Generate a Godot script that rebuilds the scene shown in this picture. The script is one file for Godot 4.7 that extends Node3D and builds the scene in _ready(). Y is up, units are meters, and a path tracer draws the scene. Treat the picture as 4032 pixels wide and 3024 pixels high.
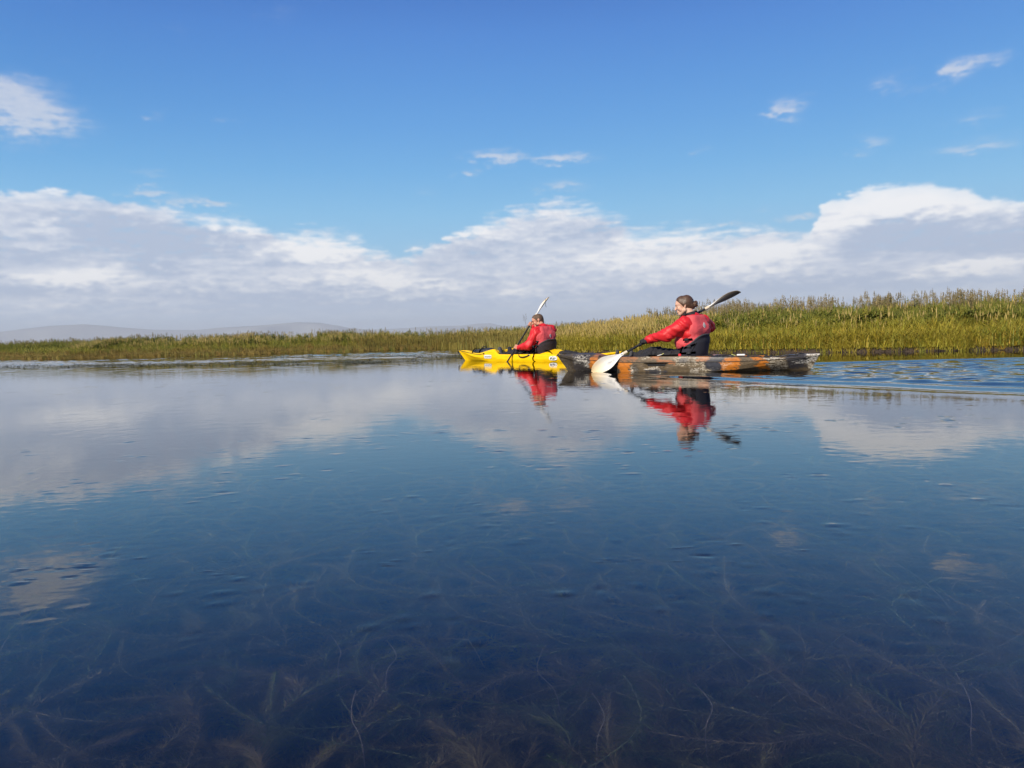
extends Node3D
# A calm lake with two kayakers in front of a grassy shore, low hills and a sky of broken cloud.
# Units are metres, y is up, the water lies at y = 0 and the photograph looks along -z.

const CAMO_AT := Vector3(2.135, 0, -9.725)
const CAMO_FORWARD := Vector3(-0.8878, 0, -0.4602)
const YELLOW_AT := Vector3(0.407, 0, -14.757)
const YELLOW_FORWARD := Vector3(-0.7268, 0, -0.6868)
const SHORE: Array[Vector2] = [Vector2(-90, -75), Vector2(-60, -58), Vector2(-40, -45), Vector2(-30, -39), Vector2(-24, -35.6), Vector2(-20.5, -33), Vector2(-18, -30.9), Vector2(-15.8, -31.2), Vector2(-13.5, -30.4), Vector2(-11, -29.8), Vector2(-8.8, -30.6), Vector2(-7, -30.4), Vector2(-5, -31.6), Vector2(-3.5, -32.2), Vector2(-2, -31.2), Vector2(-0.6, -28.6), Vector2(0.1, -25.6), Vector2(0.75, -22.6), Vector2(1.4, -20.5), Vector2(2.3, -18.7), Vector2(3.2, -17.5), Vector2(4.4, -16.3), Vector2(5.6, -15.3), Vector2(6.8, -14.4), Vector2(8.0, -13.9), Vector2(9.2, -13.4), Vector2(11, -12.9), Vector2(13.5, -12.3), Vector2(18, -11.2), Vector2(26, -9.5), Vector2(40, -6), Vector2(70, 2)]

var rng := RandomNumberGenerator.new()
var noise_a := FastNoiseLite.new()
var noise_b := FastNoiseLite.new()
var noise_c := FastNoiseLite.new()
var used := {}
var M := {}


func _ready() -> void:
	rng.seed = 11
	noise_a.seed = 3
	noise_a.frequency = 1.0
	noise_a.fractal_octaves = 4
	noise_b.seed = 17
	noise_b.frequency = 1.0
	noise_b.fractal_type = FastNoiseLite.FRACTAL_NONE
	noise_c.seed = 29
	noise_c.frequency = 1.0
	noise_c.fractal_octaves = 5
	noise_c.fractal_gain = 0.55

	var cam := Camera3D.new()
	cam.name = "camera"
	cam.fov = 53.65
	cam.near = 0.05
	cam.far = 60000.0
	cam.position = Vector3(0, 0.515, 0)
	cam.basis = Basis(Vector3.RIGHT, deg_to_rad(-3.7155)) * Basis(Vector3.BACK, deg_to_rad(-1.57))
	add_child(cam)

	var env := Environment.new()
	env.background_mode = Environment.BG_SKY
	var sky := Sky.new()
	var dome := PanoramaSkyMaterial.new()
	dome.panorama = ImageTexture.create_from_image(sky_picture())
	sky.sky_material = dome
	env.sky = sky
	env.tonemap_mode = Environment.TONE_MAPPER_LINEAR
	env.tonemap_exposure = 1.15
	env.background_energy_multiplier = 0.885
	env.sdfgi_enabled = true
	env.ssao_enabled = true
	env.ssil_enabled = true
	env.fog_enabled = true
	env.fog_density = 0.00013
	env.fog_light_color = Color(0.93, 0.965, 1.0)
	env.volumetric_fog_enabled = true
	env.volumetric_fog_density = 0.0
	var world := WorldEnvironment.new()
	world.name = "world_environment"
	world.environment = env
	add_child(world)

	var sun := DirectionalLight3D.new()
	sun.name = "sun"
	sun.light_energy = 1.6
	sun.light_color = Color(1.0, 0.95, 0.87)
	sun.light_angular_distance = 0.53
	sun.shadow_enabled = true
	var to_sun := Vector3(-0.62, 0.66, 0.75).normalized()
	sun.basis = Basis.looking_at(-to_sun, Vector3.UP)
	add_child(sun)

	materials()
	ground()
	mountains()
	water()
	shore_plants()
	underwater()
	camo_kayak()
	yellow_kayak()
	woman()
	man()
	paddles()


# ---------------------------------------------------------------- helpers

func numbered(called: String) -> String:
	var n: int = used.get(called, 0)
	used[called] = n + 1
	return called if n == 0 else "%s_%03d" % [called, n]


func lin(r: float, g: float, b: float) -> Color:
	return Color(r, g, b).linear_to_srgb()


func mat(called: String, color: Color, rough: float, more := {}) -> StandardMaterial3D:
	var m := StandardMaterial3D.new()
	m.resource_name = called
	m.albedo_color = color
	m.roughness = rough
	for k in more:
		m.set(k, more[k])
	M[called] = m
	return m


func thing(called: String, label: String, category: String, at := Transform3D(), group := "") -> Node3D:
	var o := Node3D.new()
	o.name = numbered(called)
	add_child(o)
	o.transform = at
	tag(o, label, category, group)
	return o


func tag(o: Node, label: String, category: String, group := "", kind := "") -> void:
	if label:
		o.set_meta("label", label)
	if category:
		o.set_meta("category", category)
	if group:
		o.set_meta("group", group)
	if kind:
		o.set_meta("kind", kind)


func part(called: String, mesh: Mesh, m: Material, parent: Node = self, at := Transform3D()) -> MeshInstance3D:
	var o := MeshInstance3D.new()
	o.name = numbered(called) if parent == self else called
	o.mesh = mesh
	o.material_override = m
	o.transform = at
	parent.add_child(o, true)
	return o


func scatter(called: String, mesh: Mesh, m: Material, places: Array, tints: Array, label: String, category: String) -> MultiMeshInstance3D:
	var mm := MultiMesh.new()
	mm.transform_format = MultiMesh.TRANSFORM_3D
	mm.use_colors = true
	mm.mesh = mesh
	mm.instance_count = places.size()
	for i in places.size():
		mm.set_instance_transform(i, places[i])
		mm.set_instance_color(i, tints[i])
	var o := MultiMeshInstance3D.new()
	o.name = numbered(called)
	o.multimesh = mm
	o.material_override = m
	add_child(o)
	tag(o, label, category, "", "stuff")
	return o


func array_mesh(v: PackedVector3Array, n: PackedVector3Array, idx: PackedInt32Array, uv := PackedVector2Array(), col := PackedColorArray()) -> ArrayMesh:
	var a := []
	a.resize(Mesh.ARRAY_MAX)
	a[Mesh.ARRAY_VERTEX] = v
	a[Mesh.ARRAY_NORMAL] = n
	if uv.size():
		a[Mesh.ARRAY_TEX_UV] = uv
	if col.size():
		a[Mesh.ARRAY_COLOR] = col
	a[Mesh.ARRAY_INDEX] = idx
	var m := ArrayMesh.new()
	m.add_surface_from_arrays(Mesh.PRIMITIVE_TRIANGLES, a)
	return m


# Smooth normals from the faces; faces are clockwise seen from outside.
func smooth(v: PackedVector3Array, idx: PackedInt32Array) -> PackedVector3Array:
	var n := PackedVector3Array()
	n.resize(v.size())
	for i in range(0, idx.size(), 3):
		var f := (v[idx[i + 2]] - v[idx[i]]).cross(v[idx[i + 1]] - v[idx[i]])
		n[idx[i]] += f
		n[idx[i + 1]] += f
		n[idx[i + 2]] += f
	for i in n.size():
		n[i] = n[i].normalized()
	return n


func tube_into(st: SurfaceTool, path: Array, radii: Array, sides := 8, col := Color.WHITE) -> void:
	st.set_color(col)
	var rings := []
	var up := Vector3(0.31, 0.9, 0.27)
	for i in path.size():
		var d: Vector3 = (path[mini(i + 1, path.size() - 1)] - path[maxi(i - 1, 0)]).normalized()
		if absf(d.dot(up.normalized())) > 0.95:
			up = Vector3(0.9, 0.1, 0.3)
		var s := d.cross(up).normalized()
		var t := s.cross(d)
		up = t
		var r: float = radii[mini(i, radii.size() - 1)]
		var ring := []
		for k in sides:
			var a := TAU * k / sides
			ring.append([path[i] + (s * cos(a) + t * sin(a)) * r, s * cos(a) + t * sin(a)])
		rings.append(ring)
	for i in rings.size() - 1:
		for k in sides:
			var k2 := (k + 1) % sides
			for q in [rings[i][k], rings[i][k2], rings[i + 1][k], rings[i + 1][k], rings[i][k2], rings[i + 1][k2]]:
				st.set_normal(q[1])
				st.add_vertex(q[0])
	for e in [0, rings.size() - 1]:
		var ring: Array = rings[e]
		var out: Vector3 = (path[0] - path[1]).normalized() if e == 0 else (path[-1] - path[-2]).normalized()
		st.set_normal(out)
		for k in range(1, sides - 1):
			for q in [0, k, k + 1] if e != 0 else [0, k + 1, k]:
				st.add_vertex(ring[q][0])


func begin() -> SurfaceTool:
	var st := SurfaceTool.new()
	st.begin(Mesh.PRIMITIVE_TRIANGLES)
	return st


func tube(path: Array, radii: Array, sides := 8) -> ArrayMesh:
	var st := begin()
	tube_into(st, path, radii, sides)
	return st.commit()


func curve(points: Array, steps: int) -> Array:
	var out := []
	for i in points.size() - 1:
		var p0: Vector3 = points[maxi(i - 1, 0)]
		var p3: Vector3 = points[mini(i + 2, points.size() - 1)]
		for k in steps:
			out.append((points[i] as Vector3).cubic_interpolate(points[i + 1], p0, p3, float(k) / steps))
	out.append(points[-1])
	return out


func quad(st: SurfaceTool, a: Vector3, b: Vector3, c: Vector3, d: Vector3) -> void:
	for q in [a, b, c, a, c, d]:
		st.add_vertex(q)


# A box with chamfered edges.
func block(size: Vector3, bevel := 0.004) -> ArrayMesh:
	var h := size / 2.0
	var pts := PackedVector3Array()
	for s in [-1.0, 1.0]:
		for t in [-1.0, 1.0]:
			for u in [-1.0, 1.0]:
				pts.append(Vector3(s * (h.x - bevel), t * (h.y - bevel), u * h.z))
				pts.append(Vector3(s * (h.x - bevel), t * h.y, u * (h.z - bevel)))
				pts.append(Vector3(s * h.x, t * (h.y - bevel), u * (h.z - bevel)))
	var hull := ConvexPolygonShape3D.new()
	hull.points = pts
	return hull_mesh(pts)


func hull_mesh(pts: PackedVector3Array) -> ArrayMesh:
	# small convex hull by brute force: fine for two dozen points
	var st := begin()
	var mid := Vector3.ZERO
	for p in pts:
		mid += p / pts.size()
	var done := {}
	for i in pts.size():
		for j in range(i + 1, pts.size()):
			for k in range(j + 1, pts.size()):
				var n := (pts[j] - pts[i]).cross(pts[k] - pts[i])
				if n.length() < 1e-10:
					continue
				n = n.normalized()
				if n.dot(pts[i] - mid) < 0:
					n = -n
				var d := n.dot(pts[i])
				var on := []
				var outside := false
				for q in pts.size():
					var e := n.dot(pts[q]) - d
					if e > 1e-6:
						outside = true
						break
					if e > -1e-6:
						on.append(q)
				if outside:
					continue
				var key := str(on)
				if done.has(key):
					continue
				done[key] = true
				var c := Vector3.ZERO
				for q in on:
					c += pts[q] / on.size()
				var s := (pts[on[0]] - c).normalized()
				var t := n.cross(s)
				on.sort_custom(func(a, b): return atan2((pts[a] - c).dot(t), (pts[a] - c).dot(s)) > atan2((pts[b] - c).dot(t), (pts[b] - c).dot(s)))
				st.set_normal(n)
				for q in range(1, on.size() - 1):
					st.add_vertex(pts[on[0]])
					st.add_vertex(pts[on[q]])
					st.add_vertex(pts[on[q + 1]])
	return st.commit()


func tab(x: float, pts: Array) -> float:
	if x <= pts[0][0]:
		return pts[0][1]
	for i in range(1, pts.size()):
		if x <= pts[i][0]:
			var m0: float = (float(pts[i][1]) - pts[maxi(i - 2, 0)][1]) / maxf(pts[i][0] - pts[maxi(i - 2, 0)][0], 1e-6)
			var m1: float = (float(pts[mini(i + 1, pts.size() - 1)][1]) - pts[i - 1][1]) / maxf(pts[mini(i + 1, pts.size() - 1)][0] - pts[i - 1][0], 1e-6)
			var w: float = pts[i][0] - pts[i - 1][0]
			var t: float = (x - pts[i - 1][0]) / w
			return pts[i - 1][1] * (2 * t * t * t - 3 * t * t + 1) + m0 * w * (t * t * t - 2 * t * t + t) + pts[i][1] * (3 * t * t - 2 * t * t * t) + m1 * w * (t * t * t - t * t)
	return pts[-1][1]


func frame(at: Vector3, forward: Vector3) -> Transform3D:
	var f := forward.normalized()
	return Transform3D(Basis(f, Vector3.UP, f.cross(Vector3.UP)), at)


# ---------------------------------------------------------------- bodies: a smooth field of tapered capsules, meshed by surface nets
# a primitive is [a, b, radius_a, radius_b, (axis, squash), (carve)]

func cap(a: Vector3, b: Vector3, ra: float, rb: float, axis := Vector3.ZERO, squash := 1.0, carve := false) -> Array:
	return [a, b, ra, rb, axis.normalized() if axis != Vector3.ZERO else axis, squash, carve]


func field(prims: Array, cell: float, k: float, opt := {}) -> Array:
	var amp: float = opt.get("amp", 0.0)
	var freq: Vector3 = opt.get("freq", Vector3.ONE * 20)
	var folds: bool = opt.get("folds", false)
	var cuts: Array = opt.get("cuts", [])
	var lo := Vector3.INF
	var hi := -Vector3.INF
	for p in prims:
		if p[6]:
			continue
		var r := maxf(p[2], p[3])
		lo = lo.min((p[0] as Vector3).min(p[1]) - Vector3.ONE * r)
		hi = hi.max((p[0] as Vector3).max(p[1]) + Vector3.ONE * r)
	lo -= Vector3.ONE * (2.5 * cell + amp)
	hi += Vector3.ONE * (2.5 * cell + amp)
	var nx := int((hi.x - lo.x) / cell) + 2
	var ny := int((hi.y - lo.y) / cell) + 2
	var nz := int((hi.z - lo.z) / cell) + 2
	var g := PackedFloat32Array()
	g.resize(nx * ny * nz)
	g.fill(1.0)
	for p in prims:
		var a: Vector3 = p[0]
		var ba: Vector3 = p[1] - a
		var ra: float = p[2]
		var dr: float = p[3] - ra
		var ax: Vector3 = p[4]
		var sq: float = p[5]
		var flat := ax != Vector3.ZERO
		var carve: bool = p[6]
		if flat:
			ba += ax * ax.dot(ba) * (1.0 / sq - 1.0)
		var l2 := maxf(ba.length_squared(), 1e-9)
		var reach := maxf(p[2], p[3]) + k + 2.5 * cell
		var plo: Vector3 = ((p[0] as Vector3).min(p[1]) - Vector3.ONE * reach - lo) / cell
		var phi: Vector3 = ((p[0] as Vector3).max(p[1]) + Vector3.ONE * reach - lo) / cell
		var x0 := clampi(int(plo.x), 0, nx - 1)
		var x1 := clampi(int(phi.x) + 1, 0, nx)
		for iz in range(clampi(int(plo.z), 0, nz - 1), clampi(int(phi.z) + 1, 0, nz)):
			for iy in range(clampi(int(plo.y), 0, ny - 1), clampi(int(phi.y) + 1, 0, ny)):
				var i := (iz * ny + iy) * nx + x0
				var q := Vector3(lo.x + x0 * cell, lo.y + iy * cell, lo.z + iz * cell) - a
				for ix in range(x0, x1):
					var w := q
					if flat:
						w += ax * ax.dot(q) * (1.0 / sq - 1.0)
					var h := clampf(w.dot(ba) / l2, 0.0, 1.0)
					var d := (w - ba * h).length() - ra - dr * h
					if flat and sq < 1.0:
						d *= lerpf(sq, 1.0, 0.4)
					var o := g[i]
					if carve:
						var e := maxf(k * 0.5 - absf(o + d), 0.0)
						g[i] = maxf(o, -d) + e * e / (k * 2.0)
					elif d < o + k:
						var e := maxf(k - absf(o - d), 0.0)
						g[i] = minf(o, d) - e * e / (4.0 * k)
					q.x += cell
					i += 1
	var band := 2.2 * cell + amp
	if amp > 0.0 or cuts.size():
		for iz in nz:
			for iy in ny:
				var i := (iz * ny + iy) * nx
				for ix in nx:
					var o := g[i]
					if absf(o) < band or (o < 0.0 and cuts.size()):
						var q := lo + Vector3(ix, iy, iz) * cell
						if amp > 0.0:
							if folds:
								var w := Vector3(q.x * 0.8 + q.y * 0.6, q.y * 0.8 - q.x * 0.6, q.z) * freq
								o += amp * (0.30 - 1.35 * absf(noise_b.get_noise_3dv(w)) + 0.5 * noise_b.get_noise_3dv(w * 0.45 + Vector3(9, 9, 9)))
							else:
								o += amp * noise_c.get_noise_3dv(q * freq)
						for c in cuts:
							o = maxf(o, (c[0] as Vector3).dot(q) - float(c[1]))
						g[i] = o
					i += 1
	var at := PackedInt32Array()
	at.resize(nx * ny * nz)
	at.fill(-1)
	var v := PackedVector3Array()
	var n := PackedVector3Array()
	var sy := nx
	var sz := nx * ny
	for iz in nz - 1:
		for iy in ny - 1:
			var i := (iz * ny + iy) * nx - 1
			for ix in nx - 1:
				i += 1
				var g0 := g[i]
				if absf(g0) > 3.0 * cell + amp:
					continue
				var g1 := g[i + 1]
				var g2 := g[i + sy]
				var g3 := g[i + sy + 1]
				var g4 := g[i + sz]
				var g5 := g[i + sz + 1]
				var g6 := g[i + sz + sy]
				var g7 := g[i + sz + sy + 1]
				var inside := int(g0 < 0) + int(g1 < 0) + int(g2 < 0) + int(g3 < 0) + int(g4 < 0) + int(g5 < 0) + int(g6 < 0) + int(g7 < 0)
				if inside == 0 or inside == 8:
					continue
				var s := Vector3.ZERO
				var c := 0
				if (g0 < 0) != (g1 < 0): s += Vector3(g0 / (g0 - g1), 0, 0); c += 1
				if (g2 < 0) != (g3 < 0): s += Vector3(g2 / (g2 - g3), 1, 0); c += 1
				if (g4 < 0) != (g5 < 0): s += Vector3(g4 / (g4 - g5), 0, 1); c += 1
				if (g6 < 0) != (g7 < 0): s += Vector3(g6 / (g6 - g7), 1, 1); c += 1
				if (g0 < 0) != (g2 < 0): s += Vector3(0, g0 / (g0 - g2), 0); c += 1
				if (g1 < 0) != (g3 < 0): s += Vector3(1, g1 / (g1 - g3), 0); c += 1
				if (g4 < 0) != (g6 < 0): s += Vector3(0, g4 / (g4 - g6), 1); c += 1
				if (g5 < 0) != (g7 < 0): s += Vector3(1, g5 / (g5 - g7), 1); c += 1
				if (g0 < 0) != (g4 < 0): s += Vector3(0, 0, g0 / (g0 - g4)); c += 1
				if (g1 < 0) != (g5 < 0): s += Vector3(1, 0, g1 / (g1 - g5)); c += 1
				if (g2 < 0) != (g6 < 0): s += Vector3(0, 1, g2 / (g2 - g6)); c += 1
				if (g3 < 0) != (g7 < 0): s += Vector3(1, 1, g3 / (g3 - g7)); c += 1
				at[i] = v.size()
				v.append(lo + (Vector3(ix, iy, iz) + s / c) * cell)
				n.append(Vector3(g1 + g3 + g5 + g7 - g0 - g2 - g4 - g6, g2 + g3 + g6 + g7 - g0 - g1 - g4 - g5, g4 + g5 + g6 + g7 - g0 - g1 - g2 - g3).normalized())
	var idx := PackedInt32Array()
	for iz in range(1, nz - 1):
		for iy in range(1, ny - 1):
			var i := (iz * ny + iy) * nx
			for ix in range(1, nx - 1):
				i += 1
				var me := g[i] < 0
				for axis in 3:
					var step: int = [1, sy, sz][axis]
					if (g[i + step] < 0) == me:
						continue
					var u: int = [sy, sz, 1][axis]
					var w: int = [sz, 1, sy][axis]
					var a := at[i]
					var b := at[i - u]
					var c := at[i - u - w]
					var d := at[i - w]
					if a < 0 or b < 0 or c < 0 or d < 0:
						continue
					if me:
						idx.append_array([a, b, c, a, c, d])
					else:
						idx.append_array([a, c, b, a, d, c])
	# one round of smoothing evens out the grid
	return [v, n, idx]


func field_mesh(prims: Array, cell: float, k: float, opt := {}) -> ArrayMesh:
	return join_fields([field(prims, cell, k, opt)])


func join_fields(list: Array) -> ArrayMesh:
	var v := PackedVector3Array()
	var n := PackedVector3Array()
	var idx := PackedInt32Array()
	for f in list:
		var base := v.size()
		v.append_array(f[0])
		n.append_array(f[1])
		for i in f[2]:
			idx.append(base + i)
	# face the triangles the way the normals point
	for i in range(0, idx.size(), 3):
		var a := v[idx[i]]
		if (v[idx[i + 1]] - a).cross(v[idx[i + 2]] - a).dot(n[idx[i]] + n[idx[i + 1]] + n[idx[i + 2]]) > 0:
			var t := idx[i + 1]
			idx[i + 1] = idx[i + 2]
			idx[i + 2] = t
	return array_mesh(v, n, idx)


# ---------------------------------------------------------------- sky

func blob(az: float, el: float, list: PackedFloat32Array, soft: float, crisp := 1.0) -> float:
	var sum := 0.0
	for i in range(0, list.size(), 5):
		var dx := (az - list[i]) / list[i + 2]
		if dx > 2.0 or dx < -2.0:
			continue
		var dy := (el - list[i + 1]) / list[i + 3]
		if crisp != 1.0 and list[i + 4] > 0.0:
			dy = (dy - 0.35) * crisp + 0.35 if dy > 0.35 else dy * 0.8
		var r := dx * dx + dy * dy
		if r < 3.5:
			sum += list[i + 4] * exp(-r * soft)
	return sum


var cloud_top: Array = [Vector2(-33.3, 9.80), Vector2(-30.3, 9.91), Vector2(-26.6, 9.62), Vector2(-24.7, 9.41), Vector2(-21.5, 8.86), Vector2(-17.9, 8.39), Vector2(-16.7, 7.87), Vector2(-13.4, 7.99), Vector2(-11.2, 7.54), Vector2(-10.2, 6.64), Vector2(-7.8, 6.18), Vector2(-5.1, 7.02), Vector2(-4.0, 7.67), Vector2(-0.4, 8.80), Vector2(0.5, 9.47), Vector2(3.6, 9.87), Vector2(5.3, 9.54), Vector2(8.0, 8.59), Vector2(9.4, 7.47), Vector2(13.7, 7.47), Vector2(16.9, 7.20), Vector2(21.7, 6.55), Vector2(22.0, 7.46), Vector2(22.8, 8.69), Vector2(25.8, 9.24), Vector2(28.3, 9.17), Vector2(30.7, 8.55), Vector2(32.0, 7.82), Vector2(33.9, 7.40)]
var puffs := PackedFloat32Array([-32.6, 15.6, 2.4, 0.9, 0.70, -32.3, 14.1, 3.0, 1.3, 0.75, -30.3, 14.1, 2.1, 0.5, 0.25, -0.8, 13.0, 2.0, 0.4, 0.75, 4.2, 12.7, 2.3, 0.3, 0.70, -2.8, 11.9, 0.7, 0.3, 0.50, 4.0, 10.7, 1.7, 0.5, 0.50, 19.9, 14.7, 1.1, 0.8, 0.60, 19.0, 14.6, 1.0, 0.5, 0.25, 25.2, 12.0, 1.3, 0.6, 0.45, 30.5, 15.7, 1.0, 0.7, 0.55, 31.3, 15.9, 1.4, 0.3, 0.30, 26.4, 15.5, 1.0, 0.6, 0.40, 28.3, 14.9, 1.4, 0.3, 0.20, 31.6, 11.0, 2.0, 0.5, 0.45, 31.6, 12.7, 1.4, 0.5, 0.30, 32.7, 15.9, 0.7, 0.6, 0.30, -24.3, 15.0, 0.7, 0.3, 0.35, -19.7, 15.1, 1.7, 0.2, 0.25, -24.9, 11.4, 1.7, 0.2, 0.35, -24.7, 10.1, 1.9, 0.3, 0.55, -24.6, 10.7, 1.0, 0.15, 0.40, -22.4, 9.6, 1.6, 0.3, 0.40, -15.7, 22.0, 1.4, 0.9, 0.16, -22.5, 20.2, 0.9, 0.7, 0.14, -29.6, 17.7, 0.7, 0.5, 0.14, 20.9, 7.6, 1.3, 0.2, 0.55, 14.1, 12.7, 0.6, 0.2, 0.30, 18.8, 8.3, 1.0, 0.2, 0.30, -5.6, 10.6, 1.4, 0.4, 0.20, 2.6, 12.4, 1.0, 0.3, 0.20, -20.6, 9.6, 1.4, 0.2, 0.50, 16.2, 7.4, 1.4, 0.2, 0.60, -6.8, 6.7, 0.7, 0.3, 0.40,
	-44, 14, 3, 1, 0.6, -52, 17, 3, 1.2, 0.5, 46, 13, 2.5, 0.8, 0.5, 52, 18, 3, 1, 0.4, 75, 15, 4, 1.2, 0.6, -78, 14, 4, 1.2, 0.6, 100, 20, 4, 1.5, 0.5, -110, 18, 5, 1.4, 0.5, 140, 16, 4, 1.3, 0.6, -150, 20, 5, 1.5, 0.5, 170, 14, 4, 1.0, 0.5])
var shades := PackedFloat32Array([-13.5, 6.9, 3.3, 1.2, 1.00, -19.7, 8.4, 2.8, 0.6, 0.80, -30.9, 4.4, 2.2, 0.6, 0.90, -28.1, 4.8, 2.1, 0.8, 0.50, -31.0, 7.2, 1.4, 0.3, 0.50, -31.2, 7.9, 0.9, 0.3, 0.50, -30.8, 6.4, 3.8, 0.6, 0.50, 12.0, 6.9, 4.5, 0.6, 0.80, 18.4, 5.5, 4.2, 0.9, 0.55, 27.2, 8.2, 5.9, 1.2, 1.10, 23.0, 6.6, 1.6, 1.0, 0.60, 31.0, 3.6, 2.8, 0.5, 0.80, -8.6, 4.4, 2.1, 1.0, 0.35, -6.6, 4.0, 2.8, 0.2, 0.60, 0.8, 3.1, 2.1, 0.4, 0.60, -2.6, 8.0, 2.1, 0.6, 0.40, 3.6, 8.9, 3.5, 0.6, 0.25, 13.6, 5.1, 7.7, 0.8, 0.40, 7.0, 5.9, 2.8, 0.7, 0.40, -27.3, 3.0, 5.6, 0.2, 0.30, -32.2, 2.8, 2.1, 0.3, 0.30, -11.3, 4.8, 4.2, 0.7, 0.30, -25.1, 7.2, 6.6, 1.4, -0.70, -32.1, 6.0, 4.2, 0.7, -0.60, -28.0, 9.5, 4.2, 0.7, -0.20, -24.9, 5.1, 1.3, 0.4, -0.60, 27.2, 6.3, 5.6, 0.8, -0.80, 31.2, 5.0, 4.9, 0.8, -0.60, 24.4, 5.1, 2.1, 0.7, -0.45, -2.0, 6.2, 3.1, 0.8, -0.30, 6.6, 7.1, 2.1, 0.9, -0.30, 20.0, 2.8, 14.7, 0.6, -0.55, -26.0, 1.7, 24.5, 1.0, -0.25, -32.2, 3.6, 3.8, 0.7, -0.55, -18.1, 3.2, 8.7, 0.6, -0.35, -9.7, 2.4, 10.5, 0.5, -0.35, -15.8, 5.3, 4.2, 0.3, -0.25])
var ladder: Array = []


func sky_tables() -> void:
	# clear sky by height, sRGB as the eye sees it, every half degree
	var stops := [[0, Color8(186, 204, 226)], [3, Color8(176, 204, 232)], [6, Color8(152, 202, 236)], [9, Color8(134, 194, 236)], [12, Color8(112, 178, 232)], [15, Color8(97, 163, 227)], [18, Color8(86, 150, 221)], [21, Color8(77, 137, 214)], [24, Color8(65, 120, 200)], [32, Color8(42, 85, 162)], [50, Color8(33, 70, 145)], [90, Color8(34, 70, 148)]]
	for i in 181:
		var el := i * 0.5
		for k in range(1, stops.size()):
			if el <= stops[k][0]:
				var t: float = (el - stops[k - 1][0]) / (stops[k][0] - stops[k - 1][0])
				ladder.append((stops[k - 1][1] as Color).lerp(stops[k][1], t).srgb_to_linear())
				break


func bank_top(az: float) -> float:
	if az > -33.3 and az < 33.9:
		for i in range(1, cloud_top.size()):
			if az <= cloud_top[i].x:
				var a: Vector2 = cloud_top[i - 1]
				var b: Vector2 = cloud_top[i]
				return lerpf(a.y, b.y, smoothstep(a.x, b.x, az))
	var far := 8.2 + 3.2 * noise_b.get_noise_2d(cos(deg_to_rad(az)) * 4.0 + 9.0, sin(deg_to_rad(az)) * 4.0)
	return lerpf(9.8 if az < 0 else 7.4, far, smoothstep(33.0, 45.0, absf(az)))


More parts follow.
